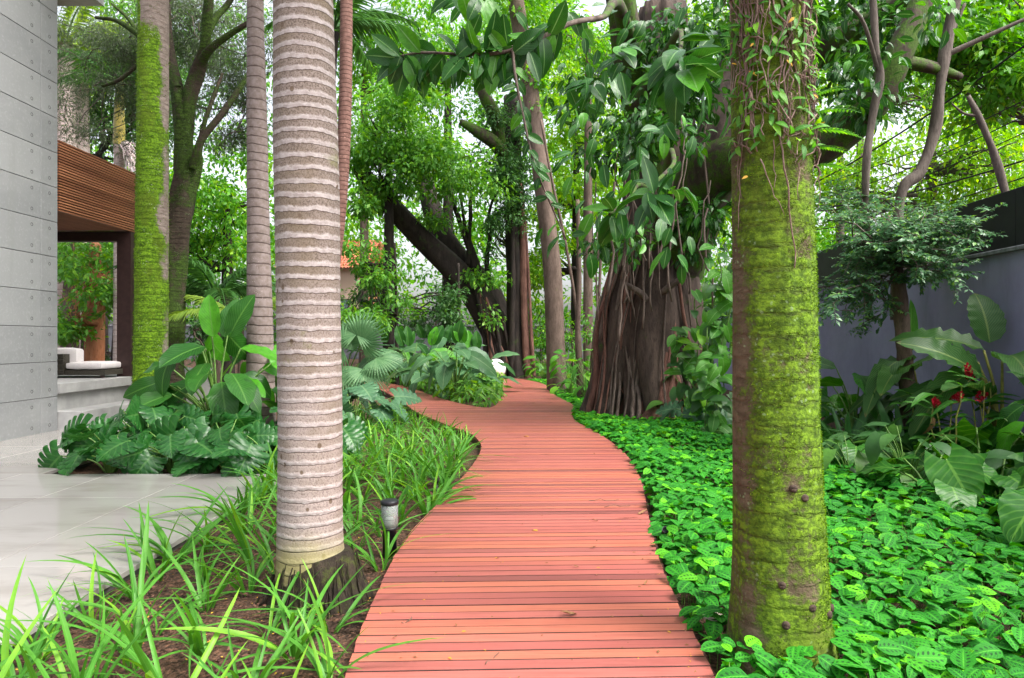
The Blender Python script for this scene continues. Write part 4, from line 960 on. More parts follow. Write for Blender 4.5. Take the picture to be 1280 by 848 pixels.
    # shrubs at the far end
    for k, (u, v, Y, ru, rv, mat, lab) in enumerate(((450, 395, 30, 40, 28, L_mid, 'leafy green shrub behind the fan palm'), (545, 405, 33, 45, 22, L_dark, 'dark shrub against the far end of the back wall'), (715, 420, 30, 30, 32, L_bright, 'bright green shrub behind the straight brown trunk'), (675, 410, 34, 18, 45, L_bright, 'tall bright shrub beside the dark hanging-root trunk'), (770, 420, 24, 30, 45, L_mid, 'loose green shrub between the straight trunk and the rubber fig'), (250, 420, 22, 40, 30, L_dark, 'dark low shrub behind the forked tree'), (140, 445, 25, 60, 20, L_dark, 'dark low hedge shrub behind the outdoor sofa'), (925, 400, 19, 60, 60, L_dark, 'dark shrub between the rubber fig and the garden wall'), (340, 390, 28, 40, 40, L_bright, 'light shrub glimpsed between the slim palm and the pale ringed palm'))):
        x, y, z = D(u, v, Y); base = (x, Y, float(zg(x, Y)))
        tree('shrub', lab, base, [(x, Y, base[2] - .1, .06), (x + .05, Y, base[2] + .3, .05), (x, Y, z, .04), (x, Y, z + .3, .02)], [(u, v, Y, ru, rv, 1.0, 50)], mat, T_oval, .2, 30, .4, M_brown, 'shrubs at the back of the garden', 3, cat='shrub', seg=6)
build_trees()
def build_wood():
    g = G(); c = []
    for k in range(1150):
        y = R(46, 66); x = R(-.80, .80) * y; top = 16 + 9 * math.sin(x * .23 + 1.0) * math.cos(x * .11) + 4 * math.sin(x * .7); c.append((x, y, 2 + R(0, 1) ** .85 * max(8, top)))
    crown_leaves(g, np.array(c), 46, 1.5, T_far, .55)
    tag(g.build('distant_wood', L_bright), 'pale mass of distant trees beyond the back wall', 'trees', None, 'stuff')
build_wood()

def build_leaning():
    Y = 29.5
    def limb(th, pts, nm, mat=M_darkbark, seg=16, wob=.1):
        c = catmull([(*D(u, v, Y + dy), r) for u, v, r, dy in pts], 8); ph = R(0, 6)
        return G().addt(tube(c[:, :3], c[:, 3], seg, lambda t, l: 1 + wob * np.sin(3 * t + ph + l * .9) + wob * .7 * np.sin(6 * t - l * .5 + ph))).build(nm, mat, th)
    th = thing('leaning_tree', 'big dark tree leaning over with twin trunks behind the planted island', 'tree', gbase(640, Y))
    limb(th, [(645, 480, .9, 0), (632, 435, .70, 0), (611, 398, .62, 0), (587, 362, .56, 0), (560, 330, .5, -.3), (528, 298, .45, -.6), (495, 265, .42, -1), (470, 238, .38, -1.3), (446, 208, .3, -1.6)], 'trunk')
    limb(th, [(640, 470, .7, .5), (625, 410, .62, .6), (606, 365, .60, .8), (580, 335, .56, 1), (560, 305, .50, 1.2), (545, 275, .45, 1.5), (532, 235, .4, 2), (520, 180, .3, 2.4)], 'trunk')
    for k in range(14):
        u0, v0 = random.choice([(600, 372), (612, 385), (622, 398), (590, 352)]); u1 = u0 + R(18, 42)
        q = wig(D(u0 + R(-3, 8), v0, Y - .75), D(min(u1, 655), 474, Y - .9), 8, .15); G().addt(tube(q, np.linspace(.07, R(.04, .12), 8), 6)).build('hanging_root', M_root if k % 3 == 0 else M_darkbark, th)
    for u0, v0, u1, v1 in ((600, 345, 575, 240), (598, 345, 566, 250), (592, 335, 560, 225), (610, 350, 622, 240), (585, 330, 588, 200)):
        G().addt(tube(wig(D(u0, v0, Y), D(u1, v1, Y), 8, .2), np.linspace(.12, .05, 8), 6)).build('branch', M_darkbark, th)
    g = G()
    for (u, v, ru, rv, n) in ((470, 262, 34, 18, 18), (545, 280, 26, 12, 10), (610, 352, 20, 16, 10), (622, 395, 12, 12, 5)): crown_leaves(g, px_ell(u, v, Y - 1.0, ru, rv, .8, n), 34, .5, T_oval, .26)
    tag(g.build('foliage', L_mid, th), None, kind='stuff')
    th = thing('hanging_root_tree', 'dark upright trunk made of fused hanging roots behind the boardwalk fork', 'tree', gbase(648, Y))
    limb(th, [(650, 478, .55, -.5), (648, 440, .42, -.5), (646, 380, .38, -.5), (644, 310, .36, -.5), (642, 240, .34, -.3), (640, 120, .3, 0)], 'trunk', wob=.16)
    limb(th, [(661, 476, .22, -.8), (657, 430, .17, -.8), (655, 360, .16, -.8), (654, 300, .14, -.8), (650, 230, .12, -.6)], 'root', M_root, 10)
    limb(th, [(667, 470, .1, -.9), (664, 420, .08, -.9), (661, 350, .07, -.9), (656, 270, .06, -.8)], 'root', M_root, 8)
    limb(th, [(640, 474, .16, -.9), (640, 420, .13, -.9), (641, 340, .12, -.9), (640, 260, .1, -.8)], 'root', M_darkbark, 8)
    # straight brown tree beside the right branch
    Y2 = 21.5
    th = thing('straight_tree', 'straight brown trunk standing at the edge of the boardwalk bend', 'tree', gbase(696, Y2))
    c = catmull([(*D(697, 495, Y2), .36), (*D(696, 478, Y2), .32), (*D(693, 400, Y2), .29), (*D(690, 330, Y2), .28), (*D(681, 255, Y2), .27), (*D(668, 150, Y2), .27), (*D(653, 50, Y2), .26), (*D(645, 0, Y2), .25), (*D(628, -120, Y2), .2)], 8)
    G().addt(tube(c[:, :3], c[:, 3], 20, lambda t, l: 1 + .04 * np.sin(3 * t + l) + .03 * np.sin(7 * t - l * .7) + .05 * np.exp(-((l - 4.2) / .05) ** 2))).build('trunk', M_brown, th)
    g = G(); cl = px_ell(672, 120, Y2, 14, 120, .5, 34); crown_leaves(g, cl, 26, .35, T_oval, .2); cl = px_ell(640, 10, Y2, 70, 40, 1.5, 60); crown_leaves(g, cl, 34, .55, T_oval, .22)
    tag(g.build('crown', L_bright, th), None, kind='stuff')
    # loose slender stems between the straight tree and the rubber fig
    for k, (pts, r, lab) in enumerate((([(728, 480), (722, 400), (708, 310), (690, 225), (676, 150)], .05, 'thin bent stem crossing beside the straight brown trunk'), ([(725, 470), (722, 420), (724, 350), (722, 250)], .09, 'thin upright stem left of the rubber fig'), ([(738, 495), (742, 430), (748, 380), (752, 300)], .06, 'slender dark stem touching the rubber fig'))):
        c = catmull([D(u, v, 18.5) for u, v in pts], 6); c[0][2] = -.2
        tag(G().addt(tube(c, np.linspace(r, r * .6, len(c)), 8)).build('thin_stem', M_brown, org=tuple(c[0])), lab, 'tree stem')
build_leaning()

# ------------------------------------------------------------------ rubber fig with aerial roots
def build_fig():
    Y = 15.2; cx = (806 - 640) / F * Y
    th = thing('rubber_fig', 'huge rubber fig with reddish aerial roots and glossy leaves beside the boardwalk', 'tree', (cx, Y, -.12))
    c = catmull([(cx, Y, -.3, 1.12), (cx, Y, .1, .98), (cx + .03, Y, .8, .84), (cx + .1, Y, 1.8, .76), (cx + .2, Y, 3.0, .72), (cx + .35, Y, 4.2, .75), (cx + .4, Y, 6, .7), (cx + .4, Y, 9, .5)], 10)
    butt = lambda t, l: 1 + (.17 * np.sin(7 * t + .4 * np.sin(l * 2)) + .09 * np.sin(13 * t + l * 1.1) + .05 * np.sin(23 * t - l)) * np.clip(1.25 - l * .12, .4, 1.2)
    G().addt(tube(c[:, :3], c[:, 3], 96, butt)).build('trunk', M_fig, th)
    # fused buttress columns
    for a, w in ((-2.35, .34), (-1.95, .26), (-1.6, .42), (-1.25, .22), (-.85, .36), (-.4, .25), (-2.8, .28), (.1, .25)):
        x0, y0 = math.cos(a), math.sin(a); k = R(.9, 1.1)
        pts = [(cx + x0 * 1.45 * k, Y + y0 * 1.35 * k, -.3, w * .7), (cx + x0 * 1.2 * k, Y + y0 * 1.15, .3, w * .75), (cx + x0 * .98, Y + y0 * .95, 1.1, w), (cx + x0 * .9 + .1, Y + y0 * .85, 2.1, w * 1.05), (cx + x0 * .75 + .2, Y + y0 * .7, 3.2, w * .8), (cx + x0 * .5 + .35, Y + y0 * .5, 4.6, w * .5)]
        c = catmull(pts, 7); ph = R(0, 6); G().addt(tube(c[:, :3], c[:, 3], 16, lambda t, l: 1 + .14 * np.sin(3 * t + l * 1.3 + ph) + .08 * np.sin(7 * t - l + ph))).build('buttress', M_fig, th)
    # aerial roots
    for k in range(100):
        a = R(-2.95, .15); ht = R(.7, 4.8); r0 = .96 + R(-.05, .2); r1 = r0 + R(.05, .65); wob = R(.03, .12)
        rad = random.choice([.012, .016, .02, .026, .035, .06]) * R(.8, 1.2)
        top = (cx + .12 * ht * .4 + math.cos(a) * r0 * (1 - .06 * ht), Y + math.sin(a) * r0 * (1 - .06 * ht), ht); a2 = a + R(-.5, .5)
        p = catmull([top, (cx + math.cos(a * .7 + a2 * .3) * (r0 + .06), Y + math.sin(a * .7 + a2 * .3) * (r0 + .06), ht * .6), (cx + math.cos(a2) * (r0 * .6 + r1 * .4) * 1.02, Y + math.sin(a2) * (r0 * .6 + r1 * .4), ht * .25), (cx + math.cos(a2) * r1, Y + math.sin(a2) * r1, -.2)], 5)
        p = p + np.cumsum(rng.normal(0, wob * .12, p.shape), 0)
        G().addt(tube(p, rad * np.linspace(.7, 1.25, len(p)), 7)).build('aerial_root', M_root if R(0, 1) < .6 else M_root2, th)
    for k in range(16):                                             # thick reddish pair running down the front
        a = -1.45 + R(-.12, .2); p = catmull([(cx + .25 + R(-.1, .15), Y - 1.12, 2.35 + R(-.2, .3)), (cx + .22 + R(-.12, .2), Y - 1.2, 1.3), (cx + .12 + R(-.2, .3), Y - 1.35, .5), (cx + R(-.5, .45), Y - 1.55 - R(0, .2), -.2)], 6)
        G().addt(tube(p, np.linspace(.04, .07, len(p)) * R(.7, 1.3), 8)).build('aerial_root', M_root, th)
    for (u, v, du) in ((808, 372, -28), (826, 366, 30)):  # sawn stubs and bent branch
        p = catmull([D(u, v + 4, Y - 1.0), D(u + du * .3, v - 6, Y - 1.3), D(u + du, v - 16 + R(-6, 6), Y - 1.5)], 5); G().addt(tube(p, np.linspace(.09, .05, len(p)), 9)).build('stub', M_root2, th)
    # limbs
    def limb(pts, seg=18, mat=M_limb):
        c = catmull([(*D(u, v, y), r) for u, v, y, r in pts], 8); ph = R(0, 6)
        return G().addt(tube(c[:, :3], c[:, 3], seg, lambda t, l: 1 + .08 * np.sin(3 * t + ph + l) + .05 * np.sin(7 * t - l * 2 + ph))).build('limb', mat, th)
    limb([(835, 330, 15, .75), (868, 265, 14.2, .62), (895, 215, 13.4, .55), (950, 195, 12.4, .38), (1012, 190, 11.6, .31), (1060, 160, 11.2, .28), (1098, 118, 10.8, .25), (1126, 60, 10.6, .20), (1160, -20, 10.6, .15)])
    limb([(880, 240, 14, .45), (896, 190, 14, .44), (903, 150, 14.2, .42), (915, 100, 14.4, .38), (930, 40, 14.4, .32), (945, -60, 14.4, .35)], mat=M_fig)
    limb([(930, 110, 14, .3), (990, 82, 13.4, .3), (1045, 55, 13, .28), (1090, 28, 12.6, .25), (1150, -10, 12, .2)])
    limb([(1100, 95, 10.8, .10), (1130, 80, 11, .10), (1165, 85, 11, .09), (1200, 96, 11.2, .06)])
    limb([(838, 320, 15, .5), (815, 200, 14.5, .4), (790, 80, 13.5, .32), (770, -40, 12.5, .25)])
    limb([(788, 60, 13.5, .2), (772, 5, 11, .10), (756, 20, 8.4, .04), (740, 25, 7.5, .028)], 10)
    limb([(800, 130, 13.8, .18), (836, 60, 10.5, .07), (850, 40, 7.5, .03), (850, 72, 5.6, .016)], 10)
    limb([(830, 300, 14.5, .2), (836, 200, 10, .06), (842, 205, 7, .022), (812, 235, 5.4, .014)], 10)
    limb([(836, 290, 14.5, .2), (805, 235, 10, .05), (785, 250, 7.5, .022), (762, 268, 6.1, .014)], 10)
    # hanging aerial strings
    for k in range(26):
        u = R(735, 905); v = R(120, 300); y = R(11, 14.3); p = wig(D(u, v, y), D(u + R(-12, 12), v + R(90, 190), y), 9, .12); G().addt(tube(p, R(.008, .022), 5)).build('aerial_root', M_root2, th)
    # glossy leaves on the branches nearest the path
    lm = [lmesh('leaf', leaf_t(.44, 8, 2, dr, fo, .85, .72, wv, 2), L_rubber) for dr, fo, wv in ((.2, .25, .01), (.35, .2, .015), (.1, .3, .01), (.5, .15, .02))]
    def L(p, d, up, s): inst(random.choice(lm), 'leaf', th, p, d, up, s, R(.9, 1.1))
    def whorl(p, ax, n, s, spread=1.0):
        ax = Vector(ax).normalized(); e = ax.orthogonal().normalized(); f = ax.cross(e)
        for k in range(n):
            a = k * 2.4 + R(-.3, .3); o = e * math.cos(a) + f * math.sin(a); d = o * spread * R(.8, 1.2) + ax * R(.1, .8); d.z -= R(.1, .9)
            L(np.array(p) - np.array(ax) * R(0, .16) + np.array(o) * .03, d, Vector((R(-.5, .5), R(-.9, .1), 1)), s * R(.7, 1.15))
    for (u, v, y, ax, n, sz) in ((850, 62, 5.5, (-.3, -.3, .8), 13, .34), (872, 96, 5.2, (.5, -.4, -.5), 6, .40), (812, 100, 5.9, (-.7, -.2, -.2), 8, .30), (806, 238, 5.3, (-.6, -.5, .3), 9, .31), (762, 268, 6.0, (-.6, -.3, -.2), 9, .28), (850, 232, 6.0, (.5, -.3, .5), 7, .28), (900, 30, 6, (.2, -.4, .7), 9, .3), (735, 110, 7.5, (-.5, -.2, -.6), 9, .30), (770, 60, 7.0, (-.4, -.4, .5), 9, .30)):
        whorl(D(u, v, y), ax, n, sz * 1.2)
    path = catmull([D(752, 22, 7.6), D(712, 30, 7.1), D(668, 52, 6.9), D(625, 66, 6.9), D(580, 68, 6.9), D(530, 66, 7.0), D(500, 70, 7.0)], 6)
    G().addt(tube(path, np.linspace(.03, .010, len(path)), 7)).build('branch', M_root2, th)
    for i in range(8, len(path)):
        for k in range(2): L(path[i] + rng.normal(0, .02, 3) - [0, 0, .02], (R(-.9, .5), R(-.5, .3), R(-1.5, .7)), (R(-1.2, 1.2), -1, R(-.3, .9)), R(.32, .46))
    path = catmull([D(640, 58, 6.9), D(645, 100, 6.8), D(655, 150, 6.8), D(668, 205, 6.8), D(688, 255, 6.9), D(708, 300, 7.0)], 6)
    G().addt(tube(path, np.linspace(.016, .007, len(path)), 6)).build('branch', M_root2, th)
    for i in range(2, len(path) - 6):
        L(path[i], (R(-1, 1), R(-.5, .2), R(-1.1, -.1)), (R(-.5, .5), -1, .3), R(.2, .27) * (1 - .45 * i / len(path)))
    for k in range(14):
        L(D(R(560, 740), R(-15, 22), R(7, 8)), (R(-.8, .8), R(-.4, .4), R(-1.1, -.2)), (R(-.5, .5), -1, .4), R(.26, .36))
    for k in range(85):
        u = R(690, 905); v = R(10, 320); y = R(6.8, 11.5)
        if v > 200 and u > 860: continue
        p = D(u, v, y); ax = (R(-.6, .4), R(-1, 0), R(-.6, .4))
        for j in range(2): L(p + rng.normal(0, .09, 3), (R(-.9, .5), R(-.8, .3), R(-1.6, .0)), (R(-1, 1), R(-1, .2), R(0, 1)), R(.2, .36))
    # denser smaller leaves further in
    g = G()
    for (u, v, y, ru, rv, n) in ((800, 110, 12.5, 80, 100, 70), (760, 300, 13, 22, 40, 12), (870, 60, 12.5, 60, 60, 40), (985, 30, 12, 60, 40, 20), (1080, 10, 11.8, 70, 35, 34), (1040, 95, 11.6, 25, 20, 8), (1055, 140, 10.6, 30, 22, 10), (1110, 70, 10.3, 25, 30, 10), (860, 300, 13.2, 40, 40, 26)): crown_leaves(g, px_ell(u, v, y, ru, rv, 1.2, n), 16, .5, leaf_t(.42, 4, 1, .35, .2), .24, .6)
    tag(g.build('crown', L_rubber, th), None, kind='stuff')
build_fig()

def build_right_trees():
    Y = 9.6; th = thing('wall_tree', 'small tree with fine dark foliage in front of the garden wall', 'tree', (*D(1132, 500, Y)[:2], -.12))
    c = catmull([(*D(1136, 575, Y), .12), (*D(1134, 500, Y), .105), (*D(1130, 430, Y), .10), (*D(1126, 380, Y), .10), (*D(1121, 340, Y), .085), (*D(1115, 300, Y), .06), (*D(1110, 270, Y), .03)], 7)
    c[0][2] = -.2
    G().addt(tube(c[:, :3], c[:, 3], 14, lambda t, l: 1 + .06 * np.sin(3 * t + l * 3) + .05 * np.sin(l * 22))).build('trunk', M_brown, th)
    g = G(); tw = G(); top = D(1120, 335, Y)
    for k in range(74):
        u, v = random.choice([(R(1005, 1120), R(240, 345)), (R(1120, 1235), R(262, 300)), (R(1020, 1100), R(330, 405)), (R(1050, 1150), R(232, 320)), (R(1140, 1200), R(290, 345))]); y = Y + R(-1.2, .8)
        e = D(u, v, y); q = wig(top, e, 9, .25, -.10); tw.addt(tube(q, np.linspace(.018, .004, 9), 4))
        for m_ in range(4, 9):                                      # flat sprays of paired leaflets
            for _ in range(2):
                dv = q[m_] - q[m_ - 1]; dv = dv / (np.linalg.norm(dv) + 1e-6) + rng.normal(0, .8, 3) * [1, 1, .25]; dv[2] -= .15; dv /= np.linalg.norm(dv); L_ = R(.16, .36)
                t = np.linspace(.15, 1, 9); tw.addt(tube([q[m_], q[m_] + dv * L_], [.004, .002], 3)); C = q[m_] + dv * L_ * t[:, None]
                sd = np.cross(dv, [0, 0, 1.]); sd /= np.linalg.norm(sd) + 1e-6
                for sg in (-1, 1): g.add(*cloud(T_small, C, sd[None] * sg + dv[None] * .5 + rng.normal(0, .25, (9, 3)), np.array([[0, -.2, 1.]]) + rng.normal(0, .3, (9, 3)), rng.uniform(.06, .105, 9)))
    tag(g.build('crown', L_fine, th), None, kind='stuff'); tag(tw.build('branches', M_thin, th), None, kind='stuff')
    Y = 9.0
    def vine(name, lab, pts, cat, mat=M_thin):
        c = catmull([(*D(u, v, y), r) for u, v, y, r in pts], 7); b = c[0].copy()
        th = thing(name, lab, cat, (b[0], b[1], b[2])); G().addt(tube(c[:, :3], c[:, 3], 10, lambda t, l: 1 + .1 * np.sin(l * 6) + .06 * np.sin(2 * t + l * 3))).build('stem', mat, th); return th
    t1 = vine('crooked_tree', 'crooked grey stem rising from the fine-leaved tree past the mossy limb', [(1086, 400, 10.4, .05), (1082, 230, 10, .055), (1090, 150, 10, .055), (1100, 98, 10, .06), (1095, 60, 10, .05), (1090, -20, 10, .05)], 'tree')
    G().addt(tube(catmull([D(1098, 90, 10), D(1080, 30, 9.8), D(1060, 5, 9.7)], 6), np.linspace(.035, .02, 13), 7)).build('branch', M_thin, t1)
    t2 = vine('curved_tree', 'curving grey tree stem in front of the black screen', [(1120, 400, 11, .09), (1125, 250, 11, .085), (1150, 215, 11, .085), (1168, 165, 11, .085), (1175, 110, 11, .085), (1184, 50, 11, .09), (1200, -30, 11, .08)], 'tree')
    for p in ([(1184, 45, 11), (1195, 30, 11), (1206, 5, 11)], [(1180, 70, 11), (1235, 45, 10.8), (1290, 20, 10.6)]):
        G().addt(tube(catmull([D(*k) for k in p], 6), np.linspace(.05, .025, 13), 7)).build('branch', M_thin, t2)
    t3 = vine('slanting_tree', 'thin slanting bare stem above the black screen', [(1270, 290, 13, .07), (1245, 200, 13, .07), (1225, 150, 13, .06), (1210, 120, 13, .04)], 'tree')
    G().addt(tube(catmull([D(1222, 145, 13), D(1205, 142, 13), D(1190, 130, 13)], 5), np.linspace(.03, .015, 11), 6)).build('branch', M_thin, t3)
build_right_trees()

# ------------------------------------------------------------------ planting: strap-leaf bed on the left
def in_left_bed(x, y):
    if y < 2.2 or y > 16.5: return False
    if on_deck(x, y - .035 * x, .05): return False
    if y < 8.3: return x > -2.66 and x < xl(y - .035 * x) - .06
    lo = -2.75 - (y - 8.3) * .16
    return x > lo and x < xl(y - .035 * x) - (.08 if y < 9 else .22)
def build_straps():
    bl = [leaf_t(w, 10, 1, dr, .35, .55, .55, side=sd, twist=tw) for w, dr, sd, tw in ((.055, .65, .05, .3), (.048, .95, -.06, -.4), (.056, .40, .03, .2), (.05, 1.25, .10, .5), (.056, .8, -.1, 0), (.055, .2, 0, .3))]
    bm = [lmesh('blade', t, L_strap) for t in bl]
    def clump_dirs(n):
        out = []
        fan = R(0, 3.14)
        for k in range(n):
            a = fan + random.choice([0, math.pi]) + R(-.9, .9); e = R(1.1, 4.2)
            out.append((np.array([math.cos(a), math.sin(a), e]), R(.62, 1.15), np.array([math.cos(a) * .04 * R(.2, 1), math.sin(a) * .04 * R(.2, 1), 0])))
        return out
    far = []
    for k in range(9):
        g = G()
        for d, s, o in clump_dirs(random.randint(12, 17)):
            g.add(*cloud(random.choice(bl), o[None], d[None], np.array([[0, 0, 1.]]) + rng.normal(0, .25, (1, 3)), np.array([s])))
        far.append(g.mesh('strap_clump', L_strap))
    pts = []; tries = 0
    while tries < 9000 and len(pts) < 290:
        tries += 1; y = R(2.6, 16.2); x = R(-4.1, -.1)
        if not in_left_bed(x, y): continue
        if math.hypot(x + 1.32, y - 4.5) < .42: continue
        if math.hypot(x + .955, y - 5.32) < .2: continue
        dmin = .33 if y < 6 else .29
        if any((x - a) ** 2 + (y - b) ** 2 < dmin * dmin for a, b in pts): continue
        if y < 6 and x > -1.25 and R(0, 1) < .72: continue
        if y < 5.2 and R(0, 1) < .08: continue
        pts.append((x, y))
    for x, y in pts:
        near = y < 6.3; z = float(zg(x, y)) - .01
        if near:
            lab = ('arching strap-leaf clump leaning over the terrace slab edge' if x < -2.25 else 'sparse strap-leaf clump beside the boardwalk edge near the bollard light' if x > xl(y) - .45 and y > 4.3 else 'strap-leaf clump with blades reaching over the red boards' if x > xl(y) - .5 else 'strap-leaf clump close behind the pale ringed palm' if y > 4.9 else 'strap-leaf clump close in front of the dark palm root base' if x > -1.8 else 'strap-leaf clump in the middle of the mulch bed beside the terrace')
            th = thing('strap_clump', lab, 'plant', (x, y, z), 'strap-leaf clumps around the pale ringed palm')
            n = random.randint(10, 16); big = R(.48, .70)
            for d, s, o in clump_dirs(n): inst(random.choice(bm), 'blade', th, np.array([x, y, z]) + o, d, np.array([0, 0, 1.]) + rng.normal(0, .25, 3), s * big, R(.65, 1.05))
        else:
            o = bpy.data.objects.new('strap_clump', random.choice(far)); COL.objects.link(o); o.location = (x, y, z); o.rotation_euler = (0, 0, R(0, 6.28)); s = R(.48, .70) * (1 if y < 9.5 else .72); o.scale = (s, s, s)
            lab = ('strap-leaf clump brushing the dark fascia of the boardwalk curve' if x > xl(y) - .5 else 'strap-leaf clump at the back of the bed near the fan palm' if y > 12 else 'strap-leaf clump next to the monstera bed' if x < -2.3 else 'strap-leaf clump in the middle of the bed inside the boardwalk curve')
            tag(o, lab, 'plant', 'strap-leaf clumps in the boardwalk curve')
build_straps()

def build_mulch():
    g = G(); N = 9000; xs = rng.uniform(-2.65, 1.2, N * 2); ys = 2.6 + rng.uniform(0, 1, N * 2) ** 1.6 * 7
    k = np.array([in_left_bed(x, y) for x, y in zip(xs, ys)]); p = np.c_[xs[k], ys[k], np.full(k.sum(), -.11) + rng.uniform(-.01, .02, k.sum())]
    d = unit(len(p)); d[:, 2] *= .25; up = rng.normal(0, .35, (len(p), 3)); up[:, 2] += 1
    g.add(*cloud(leaf_t(.35, 2, 1, .1, .1, .7, .3), p, d, up, rng.uniform(.015, .055, len(p))))
    tag(g.build('mulch', leafmat('bark chip', (.055, .028, .018), (.17, .085, .055), None, 0.0, .8, 0)), 'loose brown bark chips scattered over the bed soil', 'mulch', None, 'stuff')
    g = G(); N = 420; xs = rng.uniform(-2.65, -.9, N); ys = 2.7 + rng.uniform(0, 1, N) ** 1.5 * 4; k = np.array([in_left_bed(x, y) for x, y in zip(xs, ys)])
    p = np.c_[xs[k], ys[k], np.full(k.sum(), -.085)]; q = np.c_[rng.uniform(-5.4, -3, 60), rng.uniform(8.32, 8.7, 60), np.full(60, -.09)]; p = np.vstack([p, q]); d = unit(len(p)); d[:, 2] *= .3; up = rng.normal(0, .3, (len(p), 3)); up[:, 2] += 1
    g.add(*cloud(leaf_t(.6, 2, 1, .1, .2), p, d, up, rng.uniform(.010, .022, len(p))))
    tag(g.build('fallen_petals', L_yellow), 'tiny fallen yellow petals on the mulch', 'petals', None, 'stuff')
build_mulch()

# ------------------------------------------------------------------ planting: generic leafy clump
def rosette(name, label, base, meshes, n, h, spread, size, stem=None, group=None, elev=(-.5, .4), cat='plant', hlo=.45, arc=None, rad=.008, roll=.3, wide=1.0, tow=.25):
    base = np.asarray(base, float); th = thing(name, label, cat, base, group); st = G()
    for k in range(n):
        a = (k * 2.399 + R(-.3, .3)) if arc is None else R(*arc); f = R(.35, 1.0); hh = h * R(hlo, 1.0) * (1.15 - .35 * f); o = np.array([math.cos(a), math.sin(a), 0.])
        tip = base + o * spread * f + [0, 0, hh]; mid = base + o * spread * f * .35 + [0, 0, hh * .62]
        p = catmull([base + o * .03 + [0, 0, -.03], mid, tip], 5); st.addt(tube(p, np.linspace(rad * 1.4, rad * .7, len(p)), 5))
        e = R(*elev); d = o * math.cos(e) + np.array([0, 0, math.sin(e)]) + rng.normal(0, .12, 3)
        inst(random.choice(meshes), 'leaf', th, tip, d, np.array([0, -tow, 1.]) + rng.normal(0, roll, 3), size * R(.75, 1.15), wide * R(.9, 1.1))
    st.build('stem', stem or M_stem, th)
    return th
me_mon = [lmesh('leaf', split_leaf_t(R(.95, 1.08), random.randint(5, 6), dr, .42, .42), L_monst) for dr in (.25, .4, .55, .35)]
me_cal = [lmesh('leaf', leaf_t(w, 12, 3, dr, fo, .85, .62, wv, 2.5), L_calath) for w, dr, fo, wv in ((.48, .35, .12, .02), (.52, .6, .08, .035), (.46, .2, .25, .02), (.50, .85, .10, .03))]
me_isl = [lmesh('leaf', leaf_t(w, 10, 2, dr, fo, .85, .62, wv, 2.5), L_island) for w, dr, fo, wv in ((.46, .35, .12, .02), (.5, .6, .08, .03), (.42, .2, .3, .02), (.46, .8, .1, .03))]
me_phi = [lmesh('leaf', leaf_t(w, 14, 4, dr, .12, .62, .62, wv, 4, .30), L_philo) for w, dr, wv in ((.85, .4, .035), (.8, .55, .05), (.9, .3, .04))]
me_blu = [lmesh('leaf', split_leaf_t(.9, 6, dr, .25, .5), L_blue) for dr in (.3, .5)]
me_gin = [lmesh('leaf', leaf_t(.24, 10, 2, dr, .2, .8, .7, .01, 3), L_ginger) for dr in (.3, .55, .8)]
me_ban = [lmesh('leaf', leaf_t(.36, 16, 3, dr, .3, .8, .5, .035, 6), L_banana) for dr in (.35, .6, .9)]
me_spk = [lmesh('leaf', leaf_t(.11, 8, 1, dr, .5, .75, .55), L_spike) for dr in (.05, .2, .45)]
me_clm = [lmesh('leaf', leaf_t(.62, 7, 2, dr, .15, .66, .7, .01, 2, .2), L_vine) for dr in (.3, .5)]
me_drk = [lmesh('leaf', leaf_t(.5, 7, 2, dr, .15, .7, .7, .015, 2, .1), L_dark) for dr in (.3, .5)]

